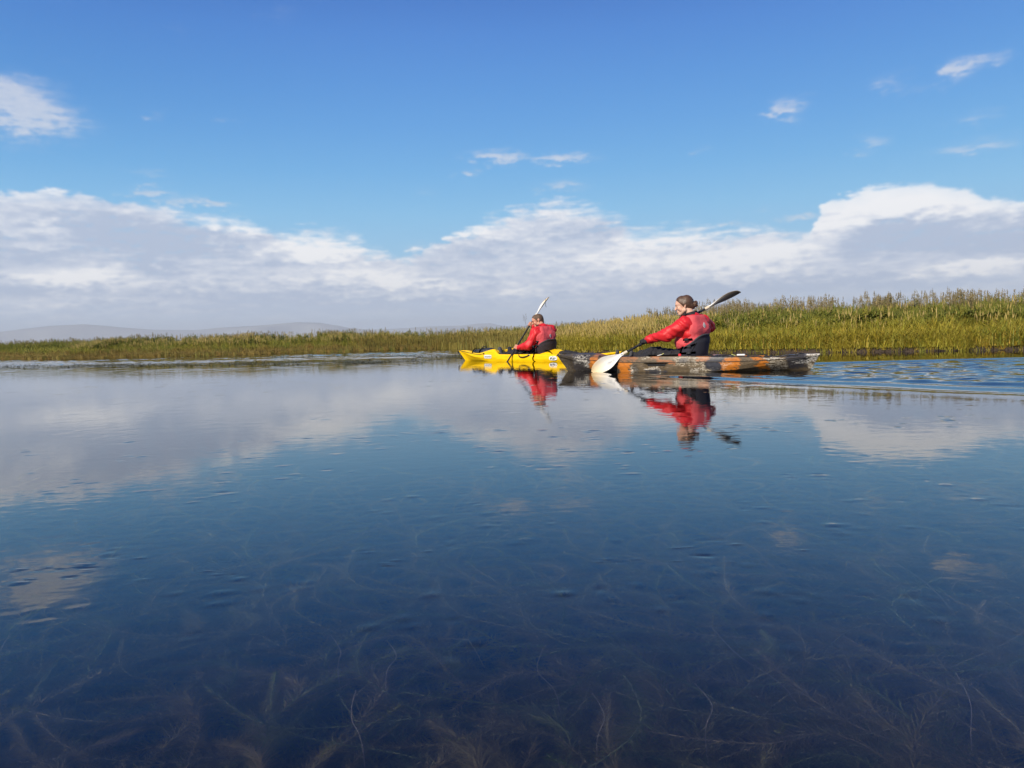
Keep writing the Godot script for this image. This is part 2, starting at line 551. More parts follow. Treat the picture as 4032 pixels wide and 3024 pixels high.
func sky_color(az: float, el: float) -> Color:
	var t := clampf(el, 0, 89.9) * 2.0
	var c: Color = (ladder[int(t)] as Color).lerp(ladder[int(t) + 1], t - int(t))
	# a touch deeper to the left and the far right, as the polarised sky is
	var deep := 1.0 - 0.10 * smoothstep(5.0, 33.0, -az) * (1.0 - smoothstep(60.0, 120.0, absf(az))) * smoothstep(8.0, 18.0, el)
	c = Color(c.r * deep * deep, c.g * deep, c.b * (0.3 + 0.7 * deep))
	if el > 30.0:
		return c
	var cx := cos(deg_to_rad(az)) * 57.3
	var cz := sin(deg_to_rad(az)) * 57.3
	# warped coordinates: long across, short upwards
	var w1 := noise_a.get_noise_3d(cx * 0.16, el * 0.55, cz * 0.16)
	var w2 := noise_a.get_noise_3d(cx * 0.16 + 40.0, el * 0.55, cz * 0.16)
	var wf := noise_c.get_noise_3d(cx * 0.5, el * 1.5, cz * 0.5)
	var fine := noise_c.get_noise_3d(cx * 0.9 + 80.0, el * 3.4 + wf * 0.6, cz * 0.9)
	var streak := noise_c.get_noise_3d(cx * 0.22 + 15.0, el * 2.6, cz * 0.22)
	var waz := az + w1 * 1.6 + wf * 1.3
	var wel := el + w2 * 0.45 + wf * 0.45 + fine * 0.25
	# thin separate puffs
	if el > 6.0:
		var puff := blob(az + wf * 1.3 + w1 * 0.9 + fine * 0.5, el + wf * 0.5 + fine * 0.28, puffs, 0.8)
		if puff > 0.003:
			var a := clampf(puff * (0.85 + 0.55 * fine + 0.5 * streak + 0.5 * wf), 0.0, 0.68)
			a = a * smoothstep(0.0, 0.6, a)
			var lit := Color(0.66, 0.69, 0.77).lerp(Color(0.78, 0.78, 0.82), clampf(0.5 + fine, 0, 1))
			c = c.lerp(lit, a)
	# the long bank
	var top := bank_top(az + wf * 0.8)
	var edge := top + (0.3 if az > 20.0 and az < 34.0 else 0.55) * wf + 0.22 * fine - el
	var veil := clampf(0.45 + 1.5 * noise_b.get_noise_3d(cx * 0.10 + 60.0, el * 0.12, cz * 0.10), 0.0, 1.0)
	if az > 21.0 and az < 31.0:
		veil *= 0.15
	edge += veil * (0.35 + 1.0 * streak + 0.3 * fine)
	var cover := smoothstep(-0.04, 0.28 + 1.5 * veil, edge)
	if cover > 0.0:
		var thick := smoothstep(0.0, 1.1, edge)
		var ridge := 1.0 - 2.4 * absf(noise_b.get_noise_3d(cx * 0.30 + w1 * 1.5, el * 1.15 + wf * 0.8, cz * 0.30))
		var light := 0.43 + 1.25 * blob(waz, wel, shades, 1.0, 2.4) + 0.16 * ridge + 0.34 * fine + 0.36 * streak + 0.40 * wf
		light += 0.30 * (1.0 - smoothstep(0.2, 1.6, edge))
		light *= smoothstep(0.0, 2.6, el) * 0.7 + 0.3
		light = clampf(light, 0.0, 1.15)
		var grey := Color(0.47, 0.555, 0.72)
		var mid := Color(0.66, 0.715, 0.83)
		var white := Color(0.97, 0.97, 0.985)
		var cl := grey.lerp(mid, clampf(light * 2.0, 0, 1)) if light < 0.5 else mid.lerp(white, (light - 0.5) / 0.65)
		# low down it melts into the haze
		var haze := 1.0 - smoothstep(0.3, 3.6, el + 0.9 * streak)
		cl = cl.lerp(Color(0.62, 0.75, 0.92), haze * 0.8)
		var a := cover * lerpf(0.78, 0.985, thick)
		a *= 1.0 - 0.35 * smoothstep(0.1, 0.45, -light + 0.35) * smoothstep(3.0, 6.0, el) * smoothstep(0.15, 0.5, fine - streak)
		c = c.lerp(cl, a)
	return c


func sky_picture() -> Image:
	sky_tables()
	var low := PackedFloat32Array()
	var w := 512
	var h := 256
	low.resize(w * h * 3)
	var i := 0
	for y in h:
		var el := 90.0 - (y + 0.5) / h * 180.0
		for x in w:
			var c := Color(0.20, 0.24, 0.30) if el < -1.0 else sky_color((x + 0.5) / w * 360.0 - 180.0, maxf(el, 0.0))
			low[i] = c.r
			low[i + 1] = c.g
			low[i + 2] = c.b
			i += 3
	var im := Image.create_from_data(w, h, false, Image.FORMAT_RGBF, low.to_byte_array())
	im.resize(4096, 2048, Image.INTERPOLATE_CUBIC)
	var x0 := int((180.0 - 48.0) / 360.0 * 4096)
	var x1 := int((180.0 + 48.0) / 360.0 * 4096)
	var y0 := int((90.0 - 31.0) / 180.0 * 2048)
	var y1 := int((90.0 + 0.6) / 180.0 * 2048)
	var near := PackedFloat32Array()
	near.resize((x1 - x0) * (y1 - y0) * 3)
	i = 0
	for y in range(y0, y1):
		var el := 90.0 - (y + 0.5) / 2048 * 180.0
		for x in range(x0, x1):
			var c := sky_color((x + 0.5) / 4096 * 360.0 - 180.0, maxf(el, 0.0))
			near[i] = c.r
			near[i + 1] = c.g
			near[i + 2] = c.b
			i += 3
	var fine := Image.create_from_data(x1 - x0, y1 - y0, false, Image.FORMAT_RGBF, near.to_byte_array())
	im.blit_rect(fine, Rect2i(0, 0, x1 - x0, y1 - y0), Vector2i(x0, y0))
	# the first column of a panorama lies straight ahead
	var turned := Image.create_empty(4096, 2048, false, Image.FORMAT_RGBF)
	turned.blit_rect(im, Rect2i(2048, 0, 2048, 2048), Vector2i(0, 0))
	turned.blit_rect(im, Rect2i(0, 0, 2048, 2048), Vector2i(2048, 0))
	return turned


# ---------------------------------------------------------------- materials

func noise_texture(size: int, freq: float, oct := 4, ramp: Gradient = null, normal := 0.0, s := 1) -> NoiseTexture2D:
	var t := NoiseTexture2D.new()
	var n := FastNoiseLite.new()
	n.seed = s
	n.frequency = freq
	n.fractal_octaves = oct
	t.width = size
	t.height = size
	t.seamless = true
	t.noise = n
	if ramp:
		t.color_ramp = ramp
	if normal > 0.0:
		t.as_normal_map = true
		t.bump_strength = normal
	return t


func materials() -> void:
	var ripple := noise_texture(512, 0.022, 3, null, 6.0, 5)
	mat("water", Color(1, 1, 1, 0.0), 0.0, {"refraction_enabled": true, "refraction_scale": 0.048, "metallic_specular": 0.5, "normal_enabled": true, "normal_texture": ripple, "normal_scale": 0.022, "uv1_triplanar": true, "uv1_world_triplanar": true, "uv1_scale": Vector3(0.55, 1.0, 1.25)})
	var cloth := noise_texture(256, 0.05, 4, null, 0.0, 8)
	var cloth_more := {"heightmap_enabled": true, "heightmap_texture": cloth, "heightmap_scale": 0.22, "uv1_triplanar": true, "uv1_scale": Vector3(2.6, 2.6, 2.6), "rim_enabled": true, "rim": 0.25, "rim_tint": 0.6}
	mat("jacket_red", lin(0.60, 0.012, 0.018), 0.55, cloth_more)
	mat("vest_red", lin(0.60, 0.070, 0.082), 0.75, cloth_more)
	mat("black_cloth", lin(0.012, 0.012, 0.016), 0.8, cloth_more)
	mat("navy_pad", lin(0.016, 0.017, 0.028), 0.85, cloth_more)
	mat("plum_pad", lin(0.022, 0.016, 0.022), 0.85, cloth_more)
	mat("grey_strap", lin(0.045, 0.045, 0.05), 0.8)
	mat("boot_grey", lin(0.05, 0.05, 0.055), 0.7)
	mat("skin_fair", lin(0.60, 0.36, 0.26), 0.55, {"subsurf_scatter_enabled": true, "subsurf_scatter_strength": 0.12})
	mat("skin_ruddy", lin(0.55, 0.26, 0.17), 0.55, {"subsurf_scatter_enabled": true, "subsurf_scatter_strength": 0.12})
	var strand := Gradient.new()
	strand.set_color(0, lin(0.035, 0.019, 0.011))
	strand.set_color(1, lin(0.15, 0.080, 0.044))
	mat("hair_brown", Color.WHITE, 0.5, {"albedo_texture": noise_texture(128, 0.05, 3, strand, 0.0, 4), "uv1_triplanar": true, "uv1_scale": Vector3(3, 16, 3)})
	var strand2 := Gradient.new()
	strand2.set_color(0, lin(0.05, 0.029, 0.016))
	strand2.set_color(1, lin(0.17, 0.098, 0.054))
	mat("hair_short", Color.WHITE, 0.6, {"albedo_texture": noise_texture(128, 0.08, 4, strand2, 0.0, 6), "uv1_triplanar": true, "uv1_scale": Vector3(10, 10, 10)})
	mat("eye_white", lin(0.38, 0.34, 0.31), 0.25)
	mat("dark", lin(0.012, 0.01, 0.01), 0.5)
	mat("lip", lin(0.42, 0.15, 0.13), 0.5)
	mat("black_plastic", lin(0.014, 0.014, 0.016), 0.38)
	mat("rope_black", lin(0.012, 0.012, 0.013), 0.85)
	mat("white_plastic", lin(0.78, 0.77, 0.74), 0.4)
	mat("sticker_white", lin(0.76, 0.76, 0.74), 0.45)
	mat("ink", lin(0.012, 0.012, 0.014), 0.5)
	mat("ink_blue", lin(0.16, 0.24, 0.34), 0.5)
	mat("metal", lin(0.5, 0.5, 0.52), 0.3, {"metallic": 0.9})
	mat("tag_yellow", lin(0.6, 0.6, 0.2), 0.6)
	# white blade turning ochre towards its tip
	var scuff := Gradient.new()
	scuff.set_color(0, lin(0.80, 0.46, 0.003))
	scuff.add_point(0.45, lin(0.93, 0.575, 0.003))
	scuff.set_color(scuff.get_point_count() - 1, lin(0.95, 0.61, 0.004))
	mat("kayak_yellow", Color.WHITE, 0.4, {"metallic_specular": 0.35, "albedo_texture": noise_texture(256, 0.02, 5, scuff, 0.0, 12), "uv1_triplanar": true, "uv1_scale": Vector3(1.1, 3.0, 1.1)})
	mat("bag_grey", lin(0.022, 0.024, 0.03), 0.55, cloth_more)
	mat("leaf", Color.WHITE, 0.65, {"vertex_color_use_as_albedo": true, "backlight_enabled": true, "backlight": Color(0.35, 0.35, 0.25)})
	mat("dry", Color.WHITE, 0.85, {"vertex_color_use_as_albedo": true})
	mat("weed", Color.WHITE, 0.8, {"vertex_color_use_as_albedo": true})
	var soil := Gradient.new()
	soil.set_color(0, lin(0.016, 0.010, 0.006))
	soil.set_color(1, lin(0.075, 0.05, 0.032))
	mat("mud", Color.WHITE, 0.8, {"albedo_texture": noise_texture(256, 0.03, 5, soil, 0.0, 21), "uv1_triplanar": true, "uv1_world_triplanar": true, "uv1_scale": Vector3(1.2, 1.2, 1.2), "heightmap_enabled": true, "heightmap_texture": noise_texture(256, 0.05, 5, null, 0.0, 22), "heightmap_scale": 4.0})
	var bed := Gradient.new()
	bed.set_color(0, lin(0.010, 0.011, 0.009))
	bed.set_color(1, lin(0.035, 0.034, 0.024))
	mat("bed", Color.WHITE, 0.95, {"albedo_texture": noise_texture(256, 0.02, 5, bed, 0.0, 23), "uv1_triplanar": true, "uv1_world_triplanar": true, "uv1_scale": Vector3(0.7, 0.7, 0.7)})
	var turf := Gradient.new()
	turf.set_color(0, lin(0.075, 0.08, 0.018))
	turf.set_color(1, lin(0.19, 0.165, 0.045))
	mat("meadow", Color.WHITE, 0.95, {"albedo_texture": noise_texture(256, 0.03, 5, turf, 0.0, 25), "uv1_triplanar": true, "uv1_world_triplanar": true, "uv1_scale": Vector3(0.05, 0.05, 0.05)})
	var hazed_heath := Gradient.new()  # hill colour paled so that part of the distance haze is painted in
	hazed_heath.set_color(0, lin(0.28, 0.30, 0.30))
	hazed_heath.set_color(1, lin(0.36, 0.37, 0.36))
	mat("hazed_heath", Color.WHITE, 0.95, {"albedo_texture": noise_texture(256, 0.03, 5, hazed_heath, 0.0, 24), "uv1_triplanar": true, "uv1_world_triplanar": true, "uv1_scale": Vector3(0.001, 0.003, 0.001)})


# ---------------------------------------------------------------- land

func shore_at(s: float) -> Vector2:
	# a point of the shoreline by its index, with small bays
	var i := clampi(int(s), 0, SHORE.size() - 2)
	var t := s - i
	var p := SHORE[i].cubic_interpolate(SHORE[i + 1], SHORE[maxi(i - 1, 0)], SHORE[mini(i + 2, SHORE.size() - 1)], t)
	return p


func shore_out(s: float) -> Vector2:
	var a := shore_at(maxf(s - 0.3, 0.0))
	var b := shore_at(minf(s + 0.3, SHORE.size() - 1.001))
	var along := (b - a).normalized()
	var out := Vector2(along.y, -along.x)  # landward: away from the viewer
	return out if out.dot(shore_at(s)) > 0 or out.y < 0 else -out


func ground() -> void:
	var n := (SHORE.size() - 1) * 8
	var offs := [0.0, 0.0, 0.02, 0.10, 0.35, 1.0, 2.5, 5.0, 12.0, 40.0, 200.0, 1200.0, 5000.0, 11500.0]
	var ys := [-1.1, -0.02, 0.05, 0.10, 0.16, 0.28, 0.44, 0.54, 0.56, 0.56, 0.56, 0.56, 0.56, 0.56]
	var v := PackedVector3Array()
	for k in n + 1:
		var s := minf(k / 8.0, SHORE.size() - 1.001)
		var p := shore_at(s)
		var out := shore_out(s)
		var radial := p.normalized()
		for j in offs.size():
			var o: float = offs[j]
			var dir := out.lerp(radial, smoothstep(1.0, 14.0, o)).normalized()
			var wob := 0.10 * noise_a.get_noise_2d(p.x * 2.3, p.y * 2.3 + o) if j < 5 else 0.0
			var q := p + dir * (o + wob)
			v.append(Vector3(q.x, ys[j] + (0.03 * noise_a.get_noise_2d(q.x * 5.0, q.y * 5.0) if j > 1 and j < 8 else 0.0), q.y))
	var m := offs.size()
	var near := PackedInt32Array()
	var beyond := PackedInt32Array()
	for k in n:
		for j in m - 1:
			var a := k * m + j
			var q := PackedInt32Array([a, a + 1, a + m, a + m, a + 1, a + m + 1])
			if j < 6:
				near.append_array(q)
			else:
				beyond.append_array(q)
	tag(part("ground", array_mesh(v, smooth(v, near), near), M.mud), "", "", "", "structure")
	tag(part("meadow", array_mesh(v, smooth(v, beyond), beyond), M.meadow), "", "", "", "structure")


func mountains() -> void:
	var profile: Array = [Vector2(-60, 0.7), Vector2(-48, 1.0), Vector2(-38.3, 1.16), Vector2(-33.8, 1.05), Vector2(-32.3, 1.25), Vector2(-31.1, 1.38), Vector2(-29.2, 1.46), Vector2(-27.9, 1.32), Vector2(-27.1, 1.21), Vector2(-25.1, 1.01), Vector2(-22.5, 0.92), Vector2(-21.0, 1.05), Vector2(-18.9, 1.13), Vector2(-17.6, 1.20), Vector2(-15.7, 1.33), Vector2(-14.1, 1.26), Vector2(-12.8, 1.03), Vector2(-11.8, 0.80), Vector2(-10.4, 0.66), Vector2(-8.0, 0.70), Vector2(-6.0, 0.79), Vector2(-3.6, 0.79), Vector2(-2.5, 0.90), Vector2(-1.5, 0.91), Vector2(-0.4, 0.64), Vector2(0.6, 0.61), Vector2(1.7, 0.65), Vector2(2.7, 0.76), Vector2(3.9, 0.83), Vector2(5.5, 0.75), Vector2(7.2, 0.60), Vector2(8.6, 0.83), Vector2(9.5, 1.12), Vector2(11.3, 1.23), Vector2(12.9, 1.28), Vector2(14.0, 1.48), Vector2(15.1, 1.80), Vector2(16.8, 1.81), Vector2(20.0, 1.59), Vector2(23.0, 1.34), Vector2(27.3, 0.98), Vector2(31.2, 0.82), Vector2(36.1, 0.51), Vector2(48, 0.8), Vector2(60, 0.6)]
	var spans := [[0, 10, "long low mountain with a rounded peak at the far left"], [10, 18, "flat topped mountain beyond the left shore"], [18, 30, "faint low hills behind the kayaker in the yellow boat"], [30, 44, "higher pale mountain beyond the grass of the right bank"]]
	for sp in spans:
		var v := PackedVector3Array()
		var ridge := []
		for i in range(sp[0], sp[1]):
			for k in 6:
				var p: Vector2 = profile[i].lerp(profile[i + 1], smoothstep(0, 1, k / 6.0) * 0.5 + k / 12.0)
				ridge.append(p)
		ridge.append(profile[sp[1]])
		for i in ridge.size():
			var p: Vector2 = ridge[i]
			var d := 10500.0 + 900.0 * noise_b.get_noise_1d(p.x * 0.2) if sp[0] < 30 else 8200.0
			var taper := 1.0
			var high := d * tan(deg_to_rad(p.y)) * taper
			for j in 7:
				var t := j / 6.0
				var dist := d - 2600.0 * t + (1500.0 * (t - 0.85) * 0.0)
				var hh := high * pow(1.0 - t, 1.3) + (1.0 - t) * t * 60.0 * noise_a.get_noise_2d(p.x * 1.1, t * 3.0)
				v.append(Vector3(sin(deg_to_rad(p.x)) * dist, hh + 0.2, -cos(deg_to_rad(p.x)) * dist))
			v.append(Vector3(sin(deg_to_rad(p.x)) * (d + 1500.0), 0.0, -cos(deg_to_rad(p.x)) * (d + 1500.0)))
		var idx := PackedInt32Array()
		for i in ridge.size() - 1:
			for j in 6:
				var a := i * 8 + j
				idx.append_array([a, a + 8, a + 1, a + 1, a + 8, a + 9])
			var b := i * 8
			idx.append_array([b, b + 7, b + 8, b + 8, b + 7, b + 15])
		var o := part("mountain", array_mesh(v, smooth(v, idx), idx), M.hazed_heath)
		tag(o, sp[2], "mountain", "", "structure")


# ---------------------------------------------------------------- water

func wave(x: float, z: float) -> float:
	var y := 0.0
	var far := -z
	# the breeze: more of it to the left and far out, hardly any near the viewer and under the right bank
	var left := 1.0 - smoothstep(-2.2, 0.6, x + 0.10 * (far - 14.0))
	var ruffle := left * smoothstep(11.0, 17.0, far) * (0.55 + 1.25 * smoothstep(18.0, 22.5, far))
	ruffle *= 0.75 + 0.5 * noise_b.get_noise_2d(x * 0.12, z * 0.5)
	if ruffle > 0.01:
		y += 0.0062 * ruffle * (noise_b.get_noise_2d(x * 1.6, z * 3.4) + 0.5 * noise_b.get_noise_2d(x * 3.3 + 50.0, z * 6.5))
	# slight patches of catspaws in between
	var patch := smoothstep(0.05, 0.5, noise_b.get_noise_2d(x * 0.55 + 20.0, z * 0.9))
	var middling := smoothstep(2.2, 5.5, far)
	y += (0.00006 + 0.00016 * patch * middling + 0.00007 * middling) * noise_b.get_noise_2d(x * 2.0 + 7.0, z * 5.2)
	y += 0.00007 * middling * noise_b.get_noise_2d(x * 4.0, z * 11.0 + 30.0)
	# wake of the near kayak: a train of slanting crests inside two arms, and a churned strip astern
	var p := Vector2(x - 0.64, z + 10.5)
	var ahead := Vector2(-0.8878, -0.4602)
	var a := -p.dot(ahead)
	var b := p.dot(Vector2(0.4602, -0.8878))  # positive on the far side
	if a > 0.2 and a < 16.0:
		var ab := absf(b)
		var arm := ab - 0.42 * a - 0.30
		var width := 0.45 + 0.06 * a
		var env := exp(-pow(arm / width, 2.0)) * smoothstep(0.3, 2.4, a) * (1.0 - smoothstep(9.0, 16.0, a))
		var q := ab * cos(0.48) - a * sin(0.48)
		y += 0.0125 * env * sin(TAU * q / 0.62 + 0.6 * noise_b.get_noise_2d(x * 0.6, z * 0.6))
		var inner := (1.0 - smoothstep(0.34, 0.52, ab / maxf(a, 0.01))) * smoothstep(2.4, 3.8, a) * (1.0 - smoothstep(9.0, 15.0, a))
		if inner > 0.01:
			var qa := a * 0.97 + ab * 0.2
			y += inner * (0.0105 * noise_b.get_noise_2d(x * 1.7 + 3.0, z * 3.6) + 0.005 * noise_b.get_noise_2d(x * 4.0, z * 8.0 + 9.0) + 0.002 * sin(TAU * qa / 0.7 + 2.0 * noise_b.get_noise_2d(x * 0.7, z * 0.7)))
	var rx := x + 0.69
	var rz := z + 1.73
	if rx * rx + rz * rz < 0.0064:
		var rr := sqrt(rx * rx + rz * rz)
		y += 0.00011 * smoothstep(0.008, 0.03, rr) * (1.0 - smoothstep(0.046, 0.075, rr)) * sin(TAU * rr / 0.0125)
	# wavelets round the yellow kayak
	var py := Vector2(x - YELLOW_AT.x, z - YELLOW_AT.z)
	var ry := py.length()
	if ry < 4.5:
		y += 0.0004 * (1.0 - smoothstep(2.0, 4.5, ry)) * noise_b.get_noise_2d(x * 3.0 + 70.0, z * 6.0)
	return y


var dimples: Array = []  # [x, z, half width, half depth, height]


func water_sheet(xs: PackedFloat32Array, zs: PackedFloat32Array, calm: bool) -> Array:
	var v := PackedVector3Array()
	var n := PackedVector3Array()
	var idx := PackedInt32Array()
	var w := xs.size()
	var h := zs.size()
	v.resize(w * h)
	n.resize(w * h)
	var ys := PackedFloat32Array()
	ys.resize(w * h)
	if not calm:
		for j in h:
			for i in w:
				var edge := minf(minf(i, w - 1 - i), minf(j, h - 1 - j))
				if edge > 0:
					ys[j * w + i] = wave(xs[i], zs[j]) * minf(edge / 4.0, 1.0)
		for d in dimples:
			var i0 := xs.bsearch(d[0] - d[2] * 2.6)
			var j0 := zs.bsearch(d[1] - d[3] * 2.6)
			for j in range(maxi(j0, 1), h - 1):
				var dz: float = (zs[j] - d[1]) / d[3]
				if dz > 2.6:
					break
				for i in range(maxi(i0, 1), w - 1):
					var dx: float = (xs[i] - d[0]) / d[2]
					if dx > 2.6:
						break
					var r := dx * dx + dz * dz
					ys[j * w + i] += d[4] * exp(-r) * (1.0 - 0.45 * r)
	for j in h:
		for i in w:
			v[j * w + i] = Vector3(xs[i], ys[j * w + i], zs[j])
			if calm:
				n[j * w + i] = Vector3.UP
				continue
			var i0 := maxi(i - 1, 0)
			var i1 := mini(i + 1, w - 1)
			var j0 := maxi(j - 1, 0)
			var j1 := mini(j + 1, h - 1)
			var dx := (ys[j * w + i1] - ys[j * w + i0]) / (xs[i1] - xs[i0])
			var dz := (ys[j1 * w + i] - ys[j0 * w + i]) / (zs[j1] - zs[j0])
			n[j * w + i] = Vector3(-dx, 1, -dz).normalized()
	for j in h - 1:
		for i in w - 1:
			var a := j * w + i
			idx.append_array([a, a + 1, a + w, a + 1, a + w + 1, a + w])
	var arr := []
	arr.resize(Mesh.ARRAY_MAX)
	arr[Mesh.ARRAY_VERTEX] = v
	arr[Mesh.ARRAY_NORMAL] = n
	arr[Mesh.ARRAY_INDEX] = idx
	return arr


func steps(from: float, to: float, d0: float, grow := 0.0) -> PackedFloat32Array:
	var out := PackedFloat32Array()
	var total := absf(to - from)
	var t := 0.0
	var d := d0
	while t < total - d * 0.6:
		out.append(from + signf(to - from) * t)
		t += d
		d += grow * d
	out.append(to)
	return out


func water() -> void:
	# dimples where the tips of the water weed touch the surface from below
	for i in 1500:
		var far := lerpf(1.15, 10.0, pow(rng.randf(), 0.9))
		var x := rng.randf_range(-0.78, 0.78) * far
		if noise_b.get_noise_2d(x * 1.4 + 5.0, far * 1.4) < rng.randf_range(-0.45, 0.25):
			continue
		for k in rng.randi_range(1, 3):
			var s := rng.randf_range(0.008, 0.016) * (0.65 + 0.17 * far)
			dimples.append([x + rng.randfn(0, 0.02 * k), -far + rng.randfn(0, 0.025 * k), s * rng.randf_range(1.0, 2.0), s * 0.8, s * rng.randf_range(0.03, 0.10) * (1.0 if rng.randf() < 0.7 else -1.0)])
	var m := ArrayMesh.new()
	# [x from, x to, step, z from, z to, step]
	for b in [[-3.2, 3.2, 0.0125, -4.2, -0.85, 0.0125], [-3.2, 3.2, 0.06, -0.85, 1.4, 0.06], [-9.0, -3.2, 0.05, -4.2, 1.4, 0.04], [3.2, 11.0, 0.05, -4.2, 1.4, 0.04], [-9.0, 11.0, 0.036, -13.0, -4.2, 0.04], [-32.0, 11.0, 0.10, -42.0, -13.0, 0.105]]:
		m.add_surface_from_arrays(Mesh.PRIMITIVE_TRIANGLES, water_sheet(even(b[0], b[1], b[2]), even(b[3], b[4], b[5]), false))
	# plain sheets all round, out of the picture
	for r in [[-32.0, -9.0, -13.0, 1.4], [11.0, 90.0, -42.0, 1.4], [-120.0, -32.0, -90.0, 1.4], [-32.0, 11.0, -90.0, -42.0], [-120.0, 90.0, 1.4, 60.0]]:
		m.add_surface_from_arrays(Mesh.PRIMITIVE_TRIANGLES, water_sheet(PackedFloat32Array([r[0], r[1]]), PackedFloat32Array([r[2], r[3]]), true))
	var o := part("water", m, M.water)
	tag(o, "", "", "", "structure")


func even(from: float, to: float, step: float) -> PackedFloat32Array:
	var out := PackedFloat32Array()
	var n := int(ceil((to - from) / step))
	for i in n + 1:
		out.append(lerpf(from, to, i / float(n)))
	# closer lines where the rings spread
	if step < 0.013:
		var c := -0.69 if from < -3.0 and to > 3.0 else -1.73
		var more := PackedFloat32Array()
		for q in out:
			if absf(q - c) > 0.085:
				more.append(q)
		for i in 69:
			more.append(c - 0.085 + 0.0025 * i)
		more.sort()
		return more
	return out


# ---------------------------------------------------------------- plants

func leaf_blade(st: SurfaceTool, base: Vector3, lean: Vector3, h: float, w: float, bend: float, col: Color, segs := 3) -> Vector3:
	var side := Vector3(lean.z, 0, -lean.x).normalized() if lean.length() > 0.001 else Vector3.RIGHT
	side = side.rotated(Vector3.UP, 0.7 * sin(base.x * 91.0 + base.z * 57.0))
	var last_l := base - side * w * 0.5
	var last_r := base + side * w * 0.5
	var tip := base
	st.set_color(col)
	for i in range(1, segs + 1):
		var t := i / float(segs)
		tip = base + Vector3.UP * h * (t - bend * 0.35 * t * t) + lean * h * (0.35 * t + bend * t * t)
		var hw := w * 0.5 * (1.0 - t * t)
		var l := tip - side * hw
		var r := tip + side * hw
		var n := (r - last_l).cross(tip - last_l)
		n = n.normalized() if n.length() > 1e-9 else Vector3.BACK
		st.set_normal(n)
		for q in [last_l, l, last_r]:
			st.add_vertex(q)
		if i < segs:
			for q in [last_r, l, r]:
				st.add_vertex(q)
		last_l = l
		last_r = r
	return tip


func rand_lean(amount: float) -> Vector3:
	var a := rng.randf() * TAU
	return Vector3(cos(a), 0, sin(a)) * amount * rng.randf_range(0.3, 1.0)


func grass_tuft(blades: int, h: float, w: float, spread: float, lean: float, bend: float) -> ArrayMesh:
	var st := begin()
	for i in blades:
		var at := Vector3(rng.randfn(0, spread), 0, rng.randfn(0, spread))
		var g := rng.randf_range(0.72, 1.25)
		leaf_blade(st, at, rand_lean(lean) + Vector3(-0.10, 0, 0.04), h * rng.randf_range(0.55, 1.1), w * rng.randf_range(0.7, 1.2), bend * rng.randf_range(0.2, 1.2), Color(g, g * rng.randf_range(0.9, 1.05), g * rng.randf_range(0.7, 1.1)))
	return st.commit()


func ear(st: SurfaceTool, a: Vector3, b: Vector3, r: float, col: Color) -> void:
	tube_into(st, [a, a.lerp(b, 0.25), a.lerp(b, 0.7), b], [r * 0.4, r, r * 0.85, r * 0.15], 4, col)


func seed_tuft(stems: int, h: float) -> ArrayMesh:
	var st := begin()
	for i in stems:
		var at := Vector3(rng.randfn(0, 0.06), 0, rng.randfn(0, 0.06))
		var lean := rand_lean(0.45) + Vector3(-0.16, 0, 0.03)
		var hh := h * rng.randf_range(0.75, 1.08)
		var top := leaf_blade(st, at, lean, hh, 0.007, 0.05, Color(0.8, 0.75, 0.55), 2)
		var len := rng.randf_range(0.07, 0.13)
		ear(st, top - (Vector3.UP * 0.9 + lean * 0.5) * len * 0.7, top + (Vector3.UP * 0.85 + lean * 0.8) * len * 0.4, rng.randf_range(0.0055, 0.008), Color(1.35, 1.25, 1.0) * rng.randf_range(0.8, 1.15))
	for i in 5:
		leaf_blade(st, Vector3(rng.randfn(0, 0.07), 0, rng.randfn(0, 0.07)), rand_lean(0.6), h * rng.randf_range(0.5, 0.8), 0.012, 0.5, Color(0.45, 0.55, 0.25))
	return st.commit()


func broad_leaf(st: SurfaceTool, at: Vector3, dir: Vector3, len: float, w: float, col: Color) -> void:
	var side := dir.cross(Vector3.UP).normalized() * w
	var mid := at + dir * len * 0.45 + Vector3.UP * len * 0.10
	var tip := at + dir * len - Vector3.UP * len * 0.18
	st.set_color(col)
	var a := mid - side + Vector3.UP * w * 0.3
	var b := mid + side + Vector3.UP * w * 0.3
	for t in [[at, a, mid], [at, mid, b], [a, tip, mid], [mid, tip, b]]:
		st.set_normal(((t[2] - t[0]) as Vector3).cross(t[1] - t[0]).normalized())
		for q in t:
			st.add_vertex(q)


func leafy_herb(h: float, head: bool) -> ArrayMesh:
	var st := begin()
	for s in 3:
		var at := Vector3(rng.randfn(0, 0.06), 0, rng.randfn(0, 0.06))
		var lean := rand_lean(0.22)
		var hh := h * rng.randf_range(0.8, 1.08)
		var top := at + Vector3.UP * hh + lean * hh
		tube_into(st, [at, at.lerp(top, 0.5) + lean * 0.05, top], [0.005, 0.004, 0.003], 4, Color(0.9, 0.75, 0.5))
		for i in 15:
			var t := rng.randf_range(0.28, 0.97)
			var a := i * 2.4 + rng.randf() * 0.6
			var g := rng.randf_range(0.6, 1.4)
			broad_leaf(st, at.lerp(top, t), Vector3(cos(a), rng.randf_range(0.0, 0.5), sin(a)).normalized(), rng.randf_range(0.07, 0.13) * (1.2 - 0.4 * t), rng.randf_range(0.010, 0.019), Color(g, g, g * 0.8))
		if head:
			plume_head(st, top, lean, rng.randf_range(0.08, 0.16), Color(1.3, 1.15, 0.95))
	return st.commit()


